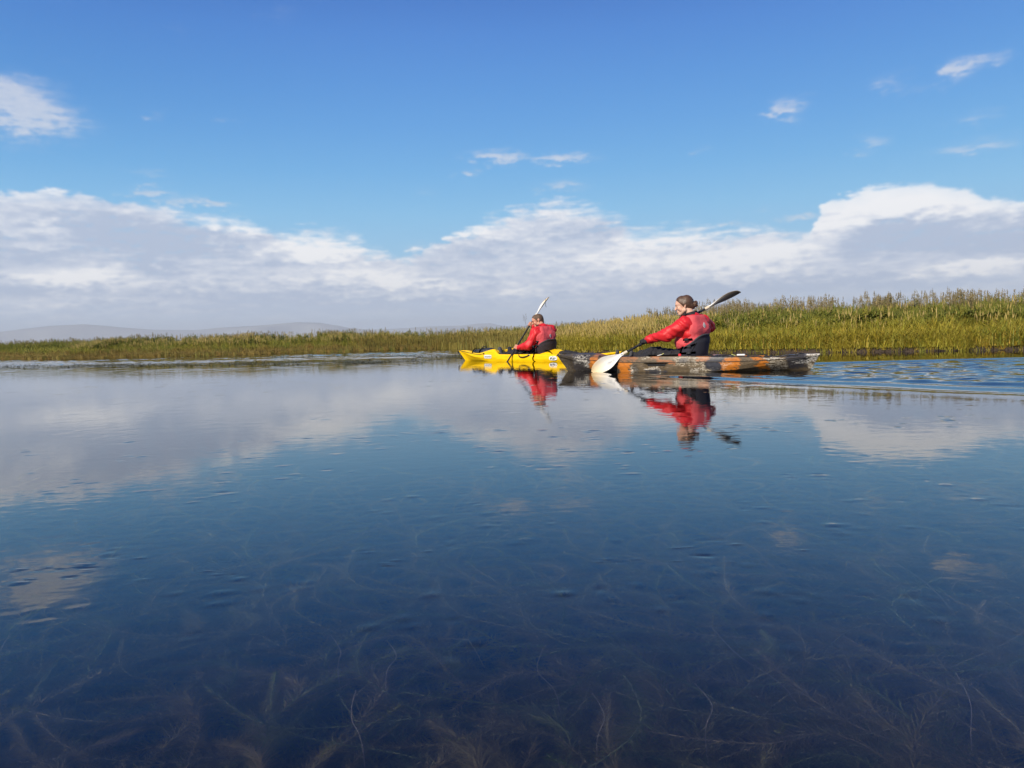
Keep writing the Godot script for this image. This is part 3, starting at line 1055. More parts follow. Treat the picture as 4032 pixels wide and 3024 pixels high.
func plume_head(st: SurfaceTool, top: Vector3, lean: Vector3, len: float, col: Color) -> void:
	var dir := (Vector3.UP + lean).normalized()
	tube_into(st, [top - dir * 0.03, top + dir * len * 0.9], [0.003, 0.0015], 3, col * 0.8)
	for i in 11:
		var t := rng.randf()
		var a := rng.randf() * TAU
		var from := top + dir * len * t
		var out := (Vector3(cos(a), 0.9, sin(a))).normalized() * len * 0.28 * (1.15 - t)
		ear(st, from, from + out, 0.0045, col * rng.randf_range(0.7, 1.3))


func airy_stem(h: float) -> ArrayMesh:
	var st := begin()
	for s in 3:
		var at := Vector3(rng.randfn(0, 0.07), 0, rng.randfn(0, 0.07))
		var lean := rand_lean(0.2) + Vector3(-0.05, 0, 0)
		var top := at + Vector3.UP * h * rng.randf_range(0.8, 1.1) + lean * h
		tube_into(st, [at, top], [0.0035, 0.002], 3, Color(1.0, 0.9, 0.7))
		plume_head(st, top, lean, rng.randf_range(0.10, 0.17), Color(1.1, 0.98, 0.8))
	return st.commit()


var bank: Array = []  # [point, landward], every few centimetres along the part of the shore in view


func bank_samples() -> void:
	var s := 2.0
	var last := shore_at(s)
	while s < SHORE.size() - 5.0:
		var p := shore_at(s)
		if p.distance_to(last) > 0.06:
			bank.append([p, shore_out(s)])
			last = p
		s += 0.012


func bank_height(o: float) -> float:
	return tab(o, [[0.0, 0.0], [0.04, 0.07], [0.1, 0.10], [0.35, 0.16], [1.0, 0.28], [2.5, 0.44], [5.0, 0.54], [12.0, 0.56]])


func plant(count: int, x0: float, x1: float, o0: float, o1: float, size0: float, size1: float, meshes: Array, tints: Array, name_: String, label: String, category: String, thin := 0.0, sink := 0.01) -> void:
	var here := []
	for b in bank:
		if b[0].x >= x0 and b[0].x <= x1 and absf(b[0].x) < -b[0].y * 0.82 + 1.0:
			here.append(b)
	var places := []
	var cols := []
	for m in meshes:
		places.append([])
		cols.append([])
	for i in count:
		var b: Array = here[rng.randi() % here.size()]
		var o := lerpf(o0, o1, pow(rng.randf(), 1.25))
		var p: Vector2 = b[0] + b[1] * o + Vector2(rng.randfn(0, 0.05), rng.randfn(0, 0.03))
		var clump := noise_a.get_noise_2d(p.x * 0.9 + 31.0 * meshes.size(), p.y * 0.9)
		if clump < thin - 0.35 and thin > 0.0:
			continue
		var k := rng.randi() % meshes.size()
		var size := rng.randf_range(size0, size1) * (1.0 + 0.35 * clump)
		var t := Transform3D(Basis(Vector3.UP, rng.randf_range(-0.9, 0.9) + (PI if rng.randf() < 0.25 else 0.0)).scaled(Vector3.ONE * size), Vector3(p.x, (bank_height(o) if o >= 0.0 else 0.0) - sink, p.y))
		places[k].append(t)
		var c: Color = tints[rng.randi() % tints.size()]
		var mixed: Color = c.lerp(tints[0], clampf(0.4 + 1.6 * noise_a.get_noise_2d(p.x * 0.6 + 9.0, p.y * 0.6), 0, 1))
		var g := rng.randf_range(0.8, 1.2)
		cols[k].append(Color(mixed.r * g, mixed.g * g, mixed.b * g))
	for k in meshes.size():
		if places[k].size():
			scatter(name_, meshes[k], M.leaf, places[k], cols[k], label, category)


func shore_plants() -> void:
	bank_samples()
	var fine := grass_tuft(15, 0.34, 0.011, 0.06, 0.9, 0.55)
	var fine2 := grass_tuft(15, 0.38, 0.010, 0.07, 0.7, 0.9)
	var droop := grass_tuft(12, 0.32, 0.010, 0.05, 1.3, 0.9)
	var messy := grass_tuft(13, 0.33, 0.014, 0.08, 1.3, 1.0)
	var seed := seed_tuft(4, 0.46)
	var seed2 := seed_tuft(5, 0.42)
	var herb := leafy_herb(0.42, true)
	var herb2 := leafy_herb(0.38, false)
	var airy := airy_stem(0.44)
	var sedge := grass_tuft(16, 0.42, 0.010, 0.07, 0.22, 0.2)
	var yellow := [Color(0.383, 0.322, 0.033), Color(0.298, 0.294, 0.033), Color(0.454, 0.308, 0.035), Color(0.227, 0.257, 0.033)]
	var green := [Color(0.287, 0.284, 0.037), Color(0.363, 0.314, 0.042), Color(0.197, 0.247, 0.033)]
	var straw := [Color(0.446, 0.338, 0.102), Color(0.365, 0.293, 0.084), Color(0.513, 0.377, 0.144)]
	var dark := [Color(0.199, 0.225, 0.032), Color(0.276, 0.268, 0.039), Color(0.147, 0.173, 0.026)]
	var brown := [Color(0.25, 0.21, 0.11), Color(0.19, 0.165, 0.085), Color(0.30, 0.25, 0.14)]
	var rust := [Color(0.340, 0.246, 0.060), Color(0.290, 0.263, 0.055), Color(0.380, 0.235, 0.065), Color(0.250, 0.269, 0.050)]
	# right bank, from the water's edge inland
	plant(1500, 0.9, 15, 0.0, 0.25, 0.55, 1.05, [droop], yellow, "overhanging_grass", "short grass hanging over the dark edge of the right bank", "grass")
	plant(9500, 0.9, 15, 0.06, 1.6, 0.70, 1.15, [fine, fine2, messy], yellow, "bank_grass", "yellow green grass in front on the right bank", "grass")
	plant(9500, 0.9, 15, 0.7, 4.6, 0.75, 1.25, [fine, fine2, messy], green, "bank_grass", "greener grass further up the right bank", "grass")
	plant(430, 2.2, 15, 0.5, 4.2, 0.75, 1.2, [seed, seed2], straw, "seeding_grass", "straw coloured seed spikes standing in the grass of the right bank", "grass", 0.12)
	plant(1500, 0.8, 3.4, 0.2, 3.4, 0.70, 1.15, [seed, seed2], straw, "seeding_grass", "pale straw grass at the tip of the right bank behind the yellow kayak", "grass")
	plant(7500, 2.6, 15, 1.1, 5.4, 0.60, 1.10, [herb, herb2], dark, "leafy_herbs", "dark leafy herbs with brown heads along the top of the right bank", "plants", 0.06)
	plant(600, 1.6, 15, 2.4, 5.4, 0.90, 1.35, [airy], brown, "airy_stalks", "thin brown stalks with loose heads against the sky on the right bank", "plants", 0.10)
	# the shore running back behind the point, and the far left shore
	plant(3000, -6.0, 0.95, -0.3, 1.4, 0.75, 1.15, [sedge], [Color(0.28, 0.225, 0.04), Color(0.33, 0.22, 0.045), Color(0.21, 0.205, 0.04)], "sedge", "olive sedge along the far shore behind the yellow kayak", "sedge")
	plant(6000, -34.0, -3.0, -0.7, 0.5, 0.40, 0.68, [sedge], rust, "sedge", "reddish brown sedge standing in the water of the left shore", "sedge")
	plant(9500, -34.0, 0.95, 0.35, 4.0, 0.62, 0.98, [fine, fine2, messy], green, "shore_grass", "green grass behind the sedge of the left shore", "grass")
	plant(5200, -34.0, 0.95, 1.0, 5.0, 0.55, 0.86, [herb, herb2], dark, "leafy_herbs", "dark bushy herbs along the top of the left shore", "plants", 0.08)
	plant(900, -34.0, 0.95, 1.6, 5.0, 0.62, 0.9, [airy], brown, "airy_stalks", "thin brown stalks against the sky on the left shore", "plants")
	plant(1500, -20.0, 0.95, 0.6, 3.0, 0.7, 1.0, [seed], straw, "seeding_grass", "scattered straw seed spikes on the left shore", "grass")
	# single tall stalks that stand out against the sky
	for spec in [[Vector2(5.02, -17.6), 1.0, "tall bare stalk with a few seed heads under the raised paddle blade"], [Vector2(0.55, -26.5), 0.9, "tall thin stalk on the far shore left of the man's paddle"]]:
		var st := begin()
		var top := Vector3(-0.05, spec[1] - 0.2, 0)
		tube_into(st, [Vector3.ZERO, top * 0.5 + Vector3(0.02, 0, 0), top], [0.006, 0.005, 0.003], 5, Color(0.10, 0.085, 0.06))
		for k in 6:
			var t := 0.72 + 0.055 * k
			var e := top * t + Vector3(0.05 * (1 if k % 2 else -1), 0.05, 0.02)
			tube_into(st, [top * t, e], [0.0025, 0.002], 3, Color(0.10, 0.085, 0.06))
			ear(st, e, e + Vector3(0, 0.035, 0), 0.010, Color(0.12, 0.09, 0.06))
		var o := part("tall_stalk", st.commit(), M.leaf, self, Transform3D(Basis(), Vector3(spec[0].x, 0.45, spec[0].y)))
		tag(o, spec[2], "plant")
	# weed lying on the water far out on the left
	var st2 := begin()
	for i in 9:
		var a := rng.randf() * TAU
		var at := Vector3(rng.randfn(0, 0.09), rng.randf_range(0.0, 0.012), rng.randfn(0, 0.05))
		var d := Vector3(cos(a), rng.randf_range(0.0, 0.3), sin(a)) * rng.randf_range(0.03, 0.07)
		var side := Vector3(-sin(a), 0, cos(a)) * 0.008
		st2.set_normal(Vector3.UP)
		st2.set_color(Color.WHITE * rng.randf_range(0.7, 1.3))
		quad(st2, at - side, at + d - side * 0.3, at + d + side * 0.3, at + side)
	var weed := st2.commit()
	var places := []
	var cols := []
	var lane := [Vector2(-16.5, -22.6), Vector2(-12.5, -20.6), Vector2(-10.1, -19.4), Vector2(-6.7, -18.2), Vector2(-3.6, -16.9), Vector2(-1.9, -16.6)]
	var lane2 := [Vector2(-7.5, -24.0), Vector2(-4.0, -22.3), Vector2(-2.2, -20.8), Vector2(-1.0, -18.9)]
	for i in 3400:
		var l: Array = lane if i % 4 else lane2
		var s := rng.randf() * (l.size() - 1.001)
		var p: Vector2 = (l[int(s)] as Vector2).lerp(l[int(s) + 1], s - int(s)) + Vector2(rng.randfn(0, 0.35), rng.randfn(0, 0.75))
		if noise_b.get_noise_2d(p.x * 0.7, p.y * 1.6) < -0.12:
			continue
		places.append(Transform3D(Basis(Vector3.UP, rng.randf() * TAU).scaled(Vector3.ONE * rng.randf_range(0.7, 1.6)), Vector3(p.x, 0.003, p.y)))
		cols.append([Color(0.115, 0.115, 0.05), Color(0.15, 0.14, 0.07), Color(0.09, 0.10, 0.04)][rng.randi() % 3])
	scatter("floating_weed", weed, M.leaf, places, cols, "olive water weed breaking the surface off the left shore", "water weed")


func plume(len: float, bright: bool) -> ArrayMesh:
	# a stem of water milfoil: whorls of thread-like leaves on a curved stalk
	var st := begin()
	var sway := rng.randf_range(-0.22, 0.22)
	var path := curve([Vector3.ZERO, Vector3(-0.10 - sway * 0.6, 0.34, -0.06 + sway * 0.4) * len, Vector3(-0.34 + sway, 0.58, -0.20 - sway * 0.5) * len, Vector3(-0.62, 0.70, -0.36 + sway) * len, Vector3(-0.86 - sway * 0.5, 0.66, -0.40) * len], 7)
	tube_into(st, path, [0.0028, 0.0026, 0.0024, 0.002, 0.0016], 4, Color(1.9, 1.6, 1.2))
	var n := int(len * 105)
	for i in n:
		var t := 0.15 + 0.85 * i / float(n)
		var f := t * (path.size() - 1.001)
		var at: Vector3 = (path[int(f)] as Vector3).lerp(path[int(f) + 1], f - int(f))
		var d: Vector3 = ((path[int(f) + 1] as Vector3) - path[int(f)]).normalized()
		var s := d.cross(Vector3.UP).normalized()
		var u := s.cross(d)
		var long := 0.048 * (1.0 - 0.55 * smoothstep(0.75, 1.0, t)) * rng.randf_range(0.75, 1.2)
		for k in 15:
			var a := TAU * k / 15.0 + i * 0.7 + rng.randf() * 0.5
			var out := (s * cos(a) + u * sin(a)) + d * rng.randf_range(0.35, 0.8)
			var tip := at + out.normalized() * long
			var w := d.cross(out).normalized() * 0.0009
			var g := rng.randf_range(0.7, 1.3)
			st.set_color(Color(0.55, 1.3, 0.10) * g * 1.6 if bright and t > 0.93 else Color(g, g * 0.97, g * 0.8))
			st.set_normal(out.cross(w).normalized())
			for q in [at - w, at + w, tip]:
				st.add_vertex(q)
	return st.commit()


func underwater() -> void:
	var xs := steps(-120, 90, 6.0)
	var zs := PackedFloat32Array([-110, -60, -40, -30, -20, -14, -10, -8, -6, -5, -4, -3, -2, -1, 0, 2, 60])
	var v := PackedVector3Array()
	for z in zs:
		for x in xs:
			v.append(Vector3(x, -0.95 + 0.12 * noise_a.get_noise_2d(x * 0.3, z * 0.3), z))
	var idx := PackedInt32Array()
	for j in zs.size() - 1:
		for i in xs.size() - 1:
			var a := j * xs.size() + i
			idx.append_array([a, a + 1, a + xs.size(), a + 1, a + xs.size() + 1, a + xs.size()])
	var o := part("lake_bed", array_mesh(v, smooth(v, idx), idx), M.bed)
	tag(o, "", "", "", "structure")
	var kinds := [plume(0.95, false), plume(0.75, true), plume(1.1, false), plume(0.6, false), plume(0.85, false)]
	var tints := [Color(0.125, 0.117, 0.052), Color(0.14, 0.12, 0.06), Color(0.10, 0.118, 0.046), Color(0.155, 0.128, 0.072)]
	var places := [[], [], [], [], []]
	var cols := [[], [], [], [], []]
	for i in 3600:
		var far := lerpf(0.35, 2.9, pow(rng.randf(), 1.9))
		var x := rng.randf_range(-0.85, 0.85) * (far + 0.8)
		var clump := noise_a.get_noise_2d(x * 1.3, far * 1.3)
		if clump < rng.randf_range(-0.4, 0.1):
			continue
		var k := rng.randi() % 5
		var size := rng.randf_range(0.55, 1.15)
		var turn := Basis(Vector3.UP, rng.randfn(-0.3, 0.95)) * Basis(Vector3.RIGHT, rng.randfn(0, 0.2)).scaled(Vector3.ONE * size)
		var y := -0.035 - rng.randf() * rng.randf() * 0.30 - (Transform3D(turn, Vector3.ZERO) * (kinds[k] as ArrayMesh).get_aabb()).end.y
		places[k].append(Transform3D(turn, Vector3(x + 0.3, y, -far + 0.2)))
		var c: Color = tints[rng.randi() % 4]
		cols[k].append(c)
	for k in 5:
		scatter("water_weed", kinds[k], M.weed, places[k], cols[k], ["brown feathery water weed under the surface in front", "feathery water weed with bright green tips under the surface", "long feathery water weed leaning under the surface", "short feathery tufts of water weed under the surface", "bent feathery water weed under the surface"][k], "water weed")
	# the water is a little turbid: what lies deeper fades
	var murk := FogVolume.new()
	murk.name = "murky_water"
	murk.shape = RenderingServer.FOG_VOLUME_SHAPE_BOX
	murk.size = Vector3(24, 0.84, 22)
	murk.position = Vector3(0, -0.45, -9.8)
	var fm := FogMaterial.new()
	fm.density = 1.6
	fm.albedo = lin(0.012, 0.05, 0.15)
	murk.material = fm
	add_child(murk)
	tag(murk, "", "", "", "structure")
	# pale bare stems that show one by one
	var stems := [
		[Vector3(0.82, -0.012, -1.66), Vector3(0.815, -0.05, -1.43), "pale straight weed stem reaching the surface on the right, under a few bumps"],
		[Vector3(-0.23, -0.03, -1.29), Vector3(-0.215, -0.07, -1.19), "short bright curved weed stem left of the middle in the foreground"],
		[Vector3(-0.335, -0.03, -1.32), Vector3(-0.30, -0.08, -1.22), "thin curved weed stem just left of the brightest curved one"],
		[Vector3(0.04, -0.03, -1.24), Vector3(0.055, -0.09, -1.12), "curved weed stem near the middle of the foreground"],
		[Vector3(-0.95, -0.03, -1.50), Vector3(-0.92, -0.10, -1.30), "faint weed stem at the far left of the foreground"],
		[Vector3(0.34, -0.03, -1.32), Vector3(0.41, -0.12, -1.14), "long slanting weed stem right of the middle"],
		[Vector3(-0.245, -0.02, -1.10), Vector3(-0.215, -0.08, -0.99), "long pale weed stem low in the foreground, left of the middle"],
		[Vector3(0.26, -0.03, -1.10), Vector3(0.25, -0.08, -1.00), "weed stem low in the foreground, right of the middle"],
		[Vector3(0.105, -0.03, -1.08), Vector3(0.10, -0.08, -0.98), "curved weed stem with feathery leaves low in the middle"],
		[Vector3(-0.135, -0.02, -1.285), Vector3(-0.085, -0.03, -1.275), "weed stem lying flat across the middle of the foreground"],
		[Vector3(0.66, -0.04, -1.12), Vector3(0.60, -0.12, -0.98), "dim weed stem at the lower right"]]
	for s in stems:
		var a: Vector3 = s[0]
		var b: Vector3 = s[1]
		var side := Vector3(rng.randf_range(0.008, 0.02) * (1 if rng.randf() < 0.6 else -1), 0, 0)
		var path := curve([a, a.lerp(b, 0.5) + side, b, b + (b - a) * 0.5 + Vector3(0, -0.12, 0)], 6)
		tag(part("weed_stem", tube(path, [0.0003, 0.0006, 0.0005, 0.0007], 5), mat("stem_pale", lin(0.15, 0.13, 0.10), 0.7)), s[2], "weed stem")


# ---------------------------------------------------------------- kayaks

func hull_section(P: Dictionary, x: float) -> Array:
	var g := tab(x, P.g)
	var b := maxf(tab(x, P.b), 0.004)
	var c := tab(x, P.c)
	var bc := b * tab(x, P.bc)
	var k := tab(x, P.k)
	var inset := 0.0
	for i in range(1, P.inset.size()):
		if x >= P.inset[i - 1][0] and x <= P.inset[i][0]:
			inset = lerpf(P.inset[i - 1][1], P.inset[i][1], (x - P.inset[i - 1][0]) / (P.inset[i][0] - P.inset[i - 1][0]))
	var bi := maxf(tab(x, P.bi) * b, 0.001)
	var f := tab(x, P.f)
	var d := tab(x, P.d)
	return [[k, 0.0, false], [lerpf(k, c, 0.34), bc * 0.5, false], [lerpf(k, c, 0.70), bc * 0.84, false], [c, bc, true],
		[lerpf(c, g, 0.33), b * 0.995, true], [lerpf(c, g, 0.38), b - inset, true], [lerpf(c, g, 0.60), b - inset, true], [lerpf(c, g, 0.66), b, true],
		[lerpf(c, g, 0.94), b * 0.985, false], [g, b * 0.95 - 0.002, false], [g + 0.001, lerpf(bi, b * 0.95, 0.3), false], [g - 0.006, bi, false], [lerpf(g, f, 0.9), bi * 0.95, false], [f, bi * 0.86, false], [d, 0.0, false]]


func hull_x(P: Dictionary, x: float, y: float, g: float) -> float:
	var r: Array = P.rake
	return x + (y - g) * r[0] * smoothstep(r[1], P.x1, x) - (y - g) * r[2] * smoothstep(-r[3], -P.x0, -x)


func hull_shape(P: Dictionary, count: int) -> ArrayMesh:
	var v := PackedVector3Array()
	var uv := PackedVector2Array()
	var cols := 0
	var breaks := {}
	for i in count + 1:
		var t := i / float(count)
		t = t + 0.06 * sin(TAU * t) * -1.0
		var x := lerpf(P.x1, P.x0, t)
		var sec := hull_section(P, x)
		var g: float = sec[9][0]
		var row := []
		for side in [1.0, -1.0]:
			var order := range(sec.size()) if side > 0 else range(sec.size() - 1, -1, -1)
			for j in order:
				var q: Array = sec[j]
				row.append([Vector3(hull_x(P, x, q[0], g), q[0], q[1] * side), q[2] or j == 3 or j == 4 or j == 7 or j == 0])
		cols = 0
		for j in row.size():
			var q: Vector3 = row[j][0]
			for c in 2 if row[j][1] else 1:
				if c == 1:
					breaks[cols - 1] = true
				v.append(q)
				uv.append(Vector2((P.x1 - q.x) / (P.x1 - P.x0), clampf(1.0 - (q.y + 0.12) / 0.36, 0.0, 1.0)))
				cols += 1
	var idx := PackedInt32Array()
	for i in count:
		for j in cols - 1:
			if breaks.has(j):
				continue
			var a := i * cols + j
			idx.append_array([a, a + 1, a + cols, a + 1, a + cols + 1, a + cols])
	var n := smooth(v, idx)
	# close the two ends
	for e in [0, count]:
		var base: int = e * cols
		var mid := v.size()
		var c := Vector3.ZERO
		for j in cols:
			c += v[base + j] / cols
		v.append(c)
		n.append(Vector3.RIGHT if e == 0 else Vector3.LEFT)
		uv.append(Vector2(0.0 if e == 0 else 1.0, 0.2))
		for j in cols - 1:
			idx.append_array([mid, base + j + 1, base + j] if e == 0 else [mid, base + j, base + j + 1])
	var flip := 0.0
	for i in range(0, mini(idx.size(), 6000), 3):
		var cen := (v[idx[i]] + v[idx[i + 1]] + v[idx[i + 2]]) / 3.0
		flip += (v[idx[i + 2]] - v[idx[i]]).cross(v[idx[i + 1]] - v[idx[i]]).dot(Vector3(0, cen.y, cen.z) if cen.y < 0.1 else Vector3(0, 0, cen.z))
	if flip < 0:
		for i in range(0, idx.size(), 3):
			var t := idx[i + 1]
			idx[i + 1] = idx[i + 2]
			idx[i + 2] = t
		for i in n.size() - 2:
			n[i] = -n[i]
	return array_mesh(v, n, idx, uv)


func hull_side(P: Dictionary, x: float, t: float, side: float, off := 0.004) -> Vector3:
	# a point on the outside of the hull between chine (0) and gunwale (1)
	var sec := hull_section(P, x)
	var a: Array = sec[3] if t < 0.33 else sec[4] if t < 0.66 else sec[7]
	var b: Array = sec[4] if t < 0.33 else sec[7] if t < 0.66 else sec[8]
	var f := clampf((t - (0.0 if t < 0.33 else 0.33 if t < 0.66 else 0.66)) / 0.33, 0, 1)
	var y := lerpf(a[0], b[0], f)
	return Vector3(hull_x(P, x, y, sec[9][0]), y, side * (lerpf(a[1], b[1], f) + off))


func camo_picture() -> ImageTexture:
	var w := 1024
	var h := 256
	var olive := Color(0.092, 0.068, 0.038)
	var taupe := Color(0.14, 0.104, 0.066)
	var orange := Color(0.47, 0.155, 0.02)
	var rustc := Color(0.33, 0.125, 0.045)
	var navy := Color(0.030, 0.034, 0.048)
	var coal := Color(0.040, 0.036, 0.032)
	var cream := Color(0.58, 0.53, 0.43)
	var white := Color(0.72, 0.69, 0.62)
	# [x from bow side, x to, height from, to, colour, strength]
	var spots := [[1.75, 1.42, -0.2, 0.3, coal, 0.75], [1.42, 1.12, -0.1, 0.3, navy, 0.7], [1.40, 1.20, 0.08, 0.22, white, 0.5], [1.24, 1.12, 0.05, 0.13, white, 0.45], [1.14, 0.99, 0.03, 0.18, orange, 1.0], [1.10, 0.92, 0.15, 0.3, rustc, 0.7], [0.98, 0.66, -0.2, 0.2, coal, 0.9],
		[0.69, 0.545, -0.12, 0.125, orange, 1.0], [0.66, 0.42, 0.14, 0.3, rustc, 0.6], [0.54, 0.44, -0.1, 0.06, white, 0.75], [0.50, 0.42, 0.0, 0.10, coal, 0.7], [0.40, 0.14, -0.1, 0.06, taupe, 0.5], [0.32, 0.12, 0.02, 0.055, white, 0.85], [0.30, 0.02, -0.1, 0.03, navy, 0.85], [0.34, 0.24, 0.15, 0.25, cream, 0.5], [0.24, 0.12, 0.14, 0.24, rustc, 0.7], [0.20, -0.06, 0.10, 0.15, rustc, 0.8],
		[-0.06, -0.24, 0.09, 0.2, cream, 0.5], [-0.14, -0.22, 0.12, 0.18, navy, 0.7], [-0.28, -0.44, 0.09, 0.18, cream, 0.6], [-0.33, -0.50, 0.12, 0.25, rustc, 0.85], [-0.24, -0.40, -0.08, 0.06, white, 0.55], [-0.36, -0.52, 0.02, 0.09, cream, 0.75], [-0.46, -0.66, 0.0, 0.3, navy, 0.95], [-0.44, -0.64, -0.2, 0.02, coal, 0.6], [-0.625, -0.82, 0.0, 0.165, orange, 1.0], [-0.63, -0.70, 0.02, 0.12, cream, 0.5],
		[-1.03, -1.15, 0.02, 0.13, orange, 0.95], [-0.98, -1.12, 0.13, 0.2, orange, 0.9], [-1.15, -1.33, 0.0, 0.12, cream, 0.6], [-1.12, -1.36, 0.135, 0.165, white, 0.8], [-1.33, -1.55, 0.03, 0.2, navy, 0.8], [-1.40, -1.58, 0.09, 0.12, white, 0.7], [-1.52, -1.75, 0.10, 0.25, white, 0.9], [-1.56, -1.75, -0.1, 0.10, cream, 0.7], [-1.0, -1.75, -0.2, 0.0, coal, 0.6]]
	var bytes := PackedByteArray()
	bytes.resize(w * h * 3)
	var i := 0
	for py in h:
		var y := 0.24 - (py + 0.5) / h * 0.36
		for px in w:
			var x := 1.69 - (px + 0.5) / w * 3.38
			var n1 := noise_a.get_noise_2d(x * 3.2, y * 9.0)
			var n2 := noise_a.get_noise_2d(x * 3.2 + 30.0, y * 9.0 + 12.0)
			var n3 := noise_c.get_noise_2d(x * 16.0, y * 30.0)
			var n4 := noise_c.get_noise_2d(x * 9.0 + n1 * 4.0, y * 20.0 + n2 * 5.0)
			var wx := x + 0.07 * n1 + 0.035 * n3
			var wy := y + 0.035 * n2 + 0.018 * n3
			var c := olive.lerp(taupe, clampf(0.5 + 1.4 * n4, 0, 1))
			for s in spots:
				if wx > s[0] + 0.02 or wx < s[1] - 0.02:
					continue
				var e := minf(minf(s[0] - wx, wx - s[1]) * 1.0, minf(wy - s[2], s[3] - wy) * 1.6)
				var pale: bool = s[4].r > 0.5 and s[4].b > 0.2
				var m := smoothstep(-0.012, 0.016, e + (0.05 * n4 - 0.012 if pale else 0.034 * n4 + 0.02 * n3)) * float(s[5])
				if pale:
					m *= smoothstep(-0.18, 0.12, n4 + 0.4 * n3)
				c = c.lerp(s[4], m)
			# thin marbled veins where the colours run into each other
			var vein := smoothstep(0.035, 0.0, absf(n4 - 0.05)) * smoothstep(0.0, 0.35, n1 + 0.15)
			c = c.lerp(cream if n2 > 0 else coal, vein * 0.55)
			var g := 1.0 + 0.38 * n3 + 0.2 * n2
			bytes[i] = int(clampf(lin(c.r * g, 0, 0).r, 0, 1) * 255)
			bytes[i + 1] = int(clampf(lin(0, c.g * g, 0).g, 0, 1) * 255)
			bytes[i + 2] = int(clampf(lin(0, 0, c.b * g).b, 0, 1) * 255)
			i += 3
	return ImageTexture.create_from_image(Image.create_from_data(w, h, false, Image.FORMAT_RGB8, bytes))


var camo := {
	"x1": 1.69, "x0": -1.69, "rake": [0.75, 1.25, 0.55, 1.2], "ledge": true,
	"g": [[-1.69, 0.185], [-1.55, 0.176], [-1.3, 0.166], [-0.9, 0.172], [-0.5, 0.186], [0.0, 0.195], [0.6, 0.19], [1.2, 0.198], [1.55, 0.212], [1.69, 0.216]],
	"b": [[-1.69, 0.035], [-1.64, 0.07], [-1.5, 0.14], [-1.2, 0.24], [-0.7, 0.345], [-0.2, 0.37], [0.3, 0.355], [0.9, 0.265], [1.3, 0.155], [1.55, 0.065], [1.69, 0.018]],
	"c": [[-1.69, 0.165], [-1.455, 0.112], [-1.2, 0.072], [-0.8, 0.02], [-0.3, -0.012], [0.0, -0.025], [0.6, -0.012], [0.85, 0.02], [1.1, 0.062], [1.4, 0.12], [1.69, 0.19]],
	"bc": [[-1.69, 0.9], [-1.0, 0.94], [0.0, 0.95], [1.0, 0.9], [1.69, 0.7]],
	"k": [[-1.69, -0.05], [-1.4, -0.06], [-0.8, -0.10], [0.0, -0.12], [0.9, -0.10], [1.4, -0.05], [1.69, -0.02]],
	"inset": [[-1.69, 0.0], [0.02, 0.0], [0.05, 0.05], [0.29, 0.05], [0.33, 0.0], [1.69, 0.0]],
	"bi": [[-1.69, 0.3], [-1.3, 0.55], [-1.1, 0.72], [-0.6, 0.76], [-0.4, 0.80], [0.9, 0.80], [1.05, 0.6], [1.69, 0.3]],
	"f": [[-1.69, 0.19], [-1.3, 0.18], [-1.15, 0.13], [-0.6, 0.13], [-0.5, 0.18], [-0.42, 0.18], [-0.34, 0.06], [0.88, 0.05], [1.0, 0.20], [1.69, 0.218]],
	"d": [[-1.69, 0.195], [-1.3, 0.185], [-1.15, 0.13], [-0.6, 0.13], [-0.5, 0.19], [-0.42, 0.19], [-0.34, 0.06], [0.88, 0.06], [1.0, 0.22], [1.69, 0.222]]}
var gold := {
	"x1": 2.08, "x0": -2.10, "rake": [0.9, 1.45, 0.7, 1.5],
	"g": [[-2.10, 0.17], [-1.6, 0.13], [-1.0, 0.128], [-0.5, 0.138], [0.0, 0.136], [0.58, 0.136], [0.66, 0.15], [0.72, 0.225], [0.80, 0.236], [0.98, 0.205], [1.26, 0.158], [1.55, 0.17], [1.85, 0.195], [2.08, 0.205]],
	"b": [[-2.10, 0.02], [-1.8, 0.12], [-1.2, 0.27], [-0.5, 0.345], [0.1, 0.35], [0.8, 0.30], [1.3, 0.215], [1.7, 0.125], [1.95, 0.05], [2.08, 0.016]],
	"c": [[-2.10, 0.14], [-1.6, 0.05], [-1.0, 0.0], [0.0, -0.02], [0.7, -0.012], [1.1, 0.012], [1.5, 0.06], [1.85, 0.13], [2.08, 0.185]],
	"bc": [[-2.10, 0.8], [-1.0, 0.93], [0.0, 0.95], [1.0, 0.9], [2.08, 0.7]],
	"k": [[-2.10, 0.02], [-1.5, -0.06], [0.0, -0.12], [1.2, -0.09], [1.7, -0.04], [2.08, -0.02]],
	"inset": [[-2.1, 0.0], [2.08, 0.0]],
	"bi": [[-2.10, 0.3], [-1.6, 0.55], [-0.6, 0.74], [-0.4, 0.82], [0.60, 0.82], [0.75, 0.74], [1.05, 0.72], [1.5, 0.7], [1.7, 0.5], [2.08, 0.3]],
	"f": [[-2.10, 0.17], [-1.6, 0.12], [-1.4, 0.09], [-0.85, 0.09], [-0.72, 0.15], [-0.45, 0.15], [-0.38, 0.05], [0.70, 0.04], [0.78, 0.20], [0.98, 0.17], [1.06, 0.11], [1.60, 0.11], [1.68, 0.185], [2.08, 0.21]],
	"d": [[-2.10, 0.175], [-1.6, 0.125], [-1.4, 0.09], [-0.85, 0.09], [-0.72, 0.20], [-0.62, 0.215], [-0.48, 0.205], [-0.38, 0.05], [0.70, 0.05], [0.78, 0.21], [0.98, 0.18], [1.06, 0.11], [1.60, 0.11], [1.68, 0.195], [2.08, 0.215]]}


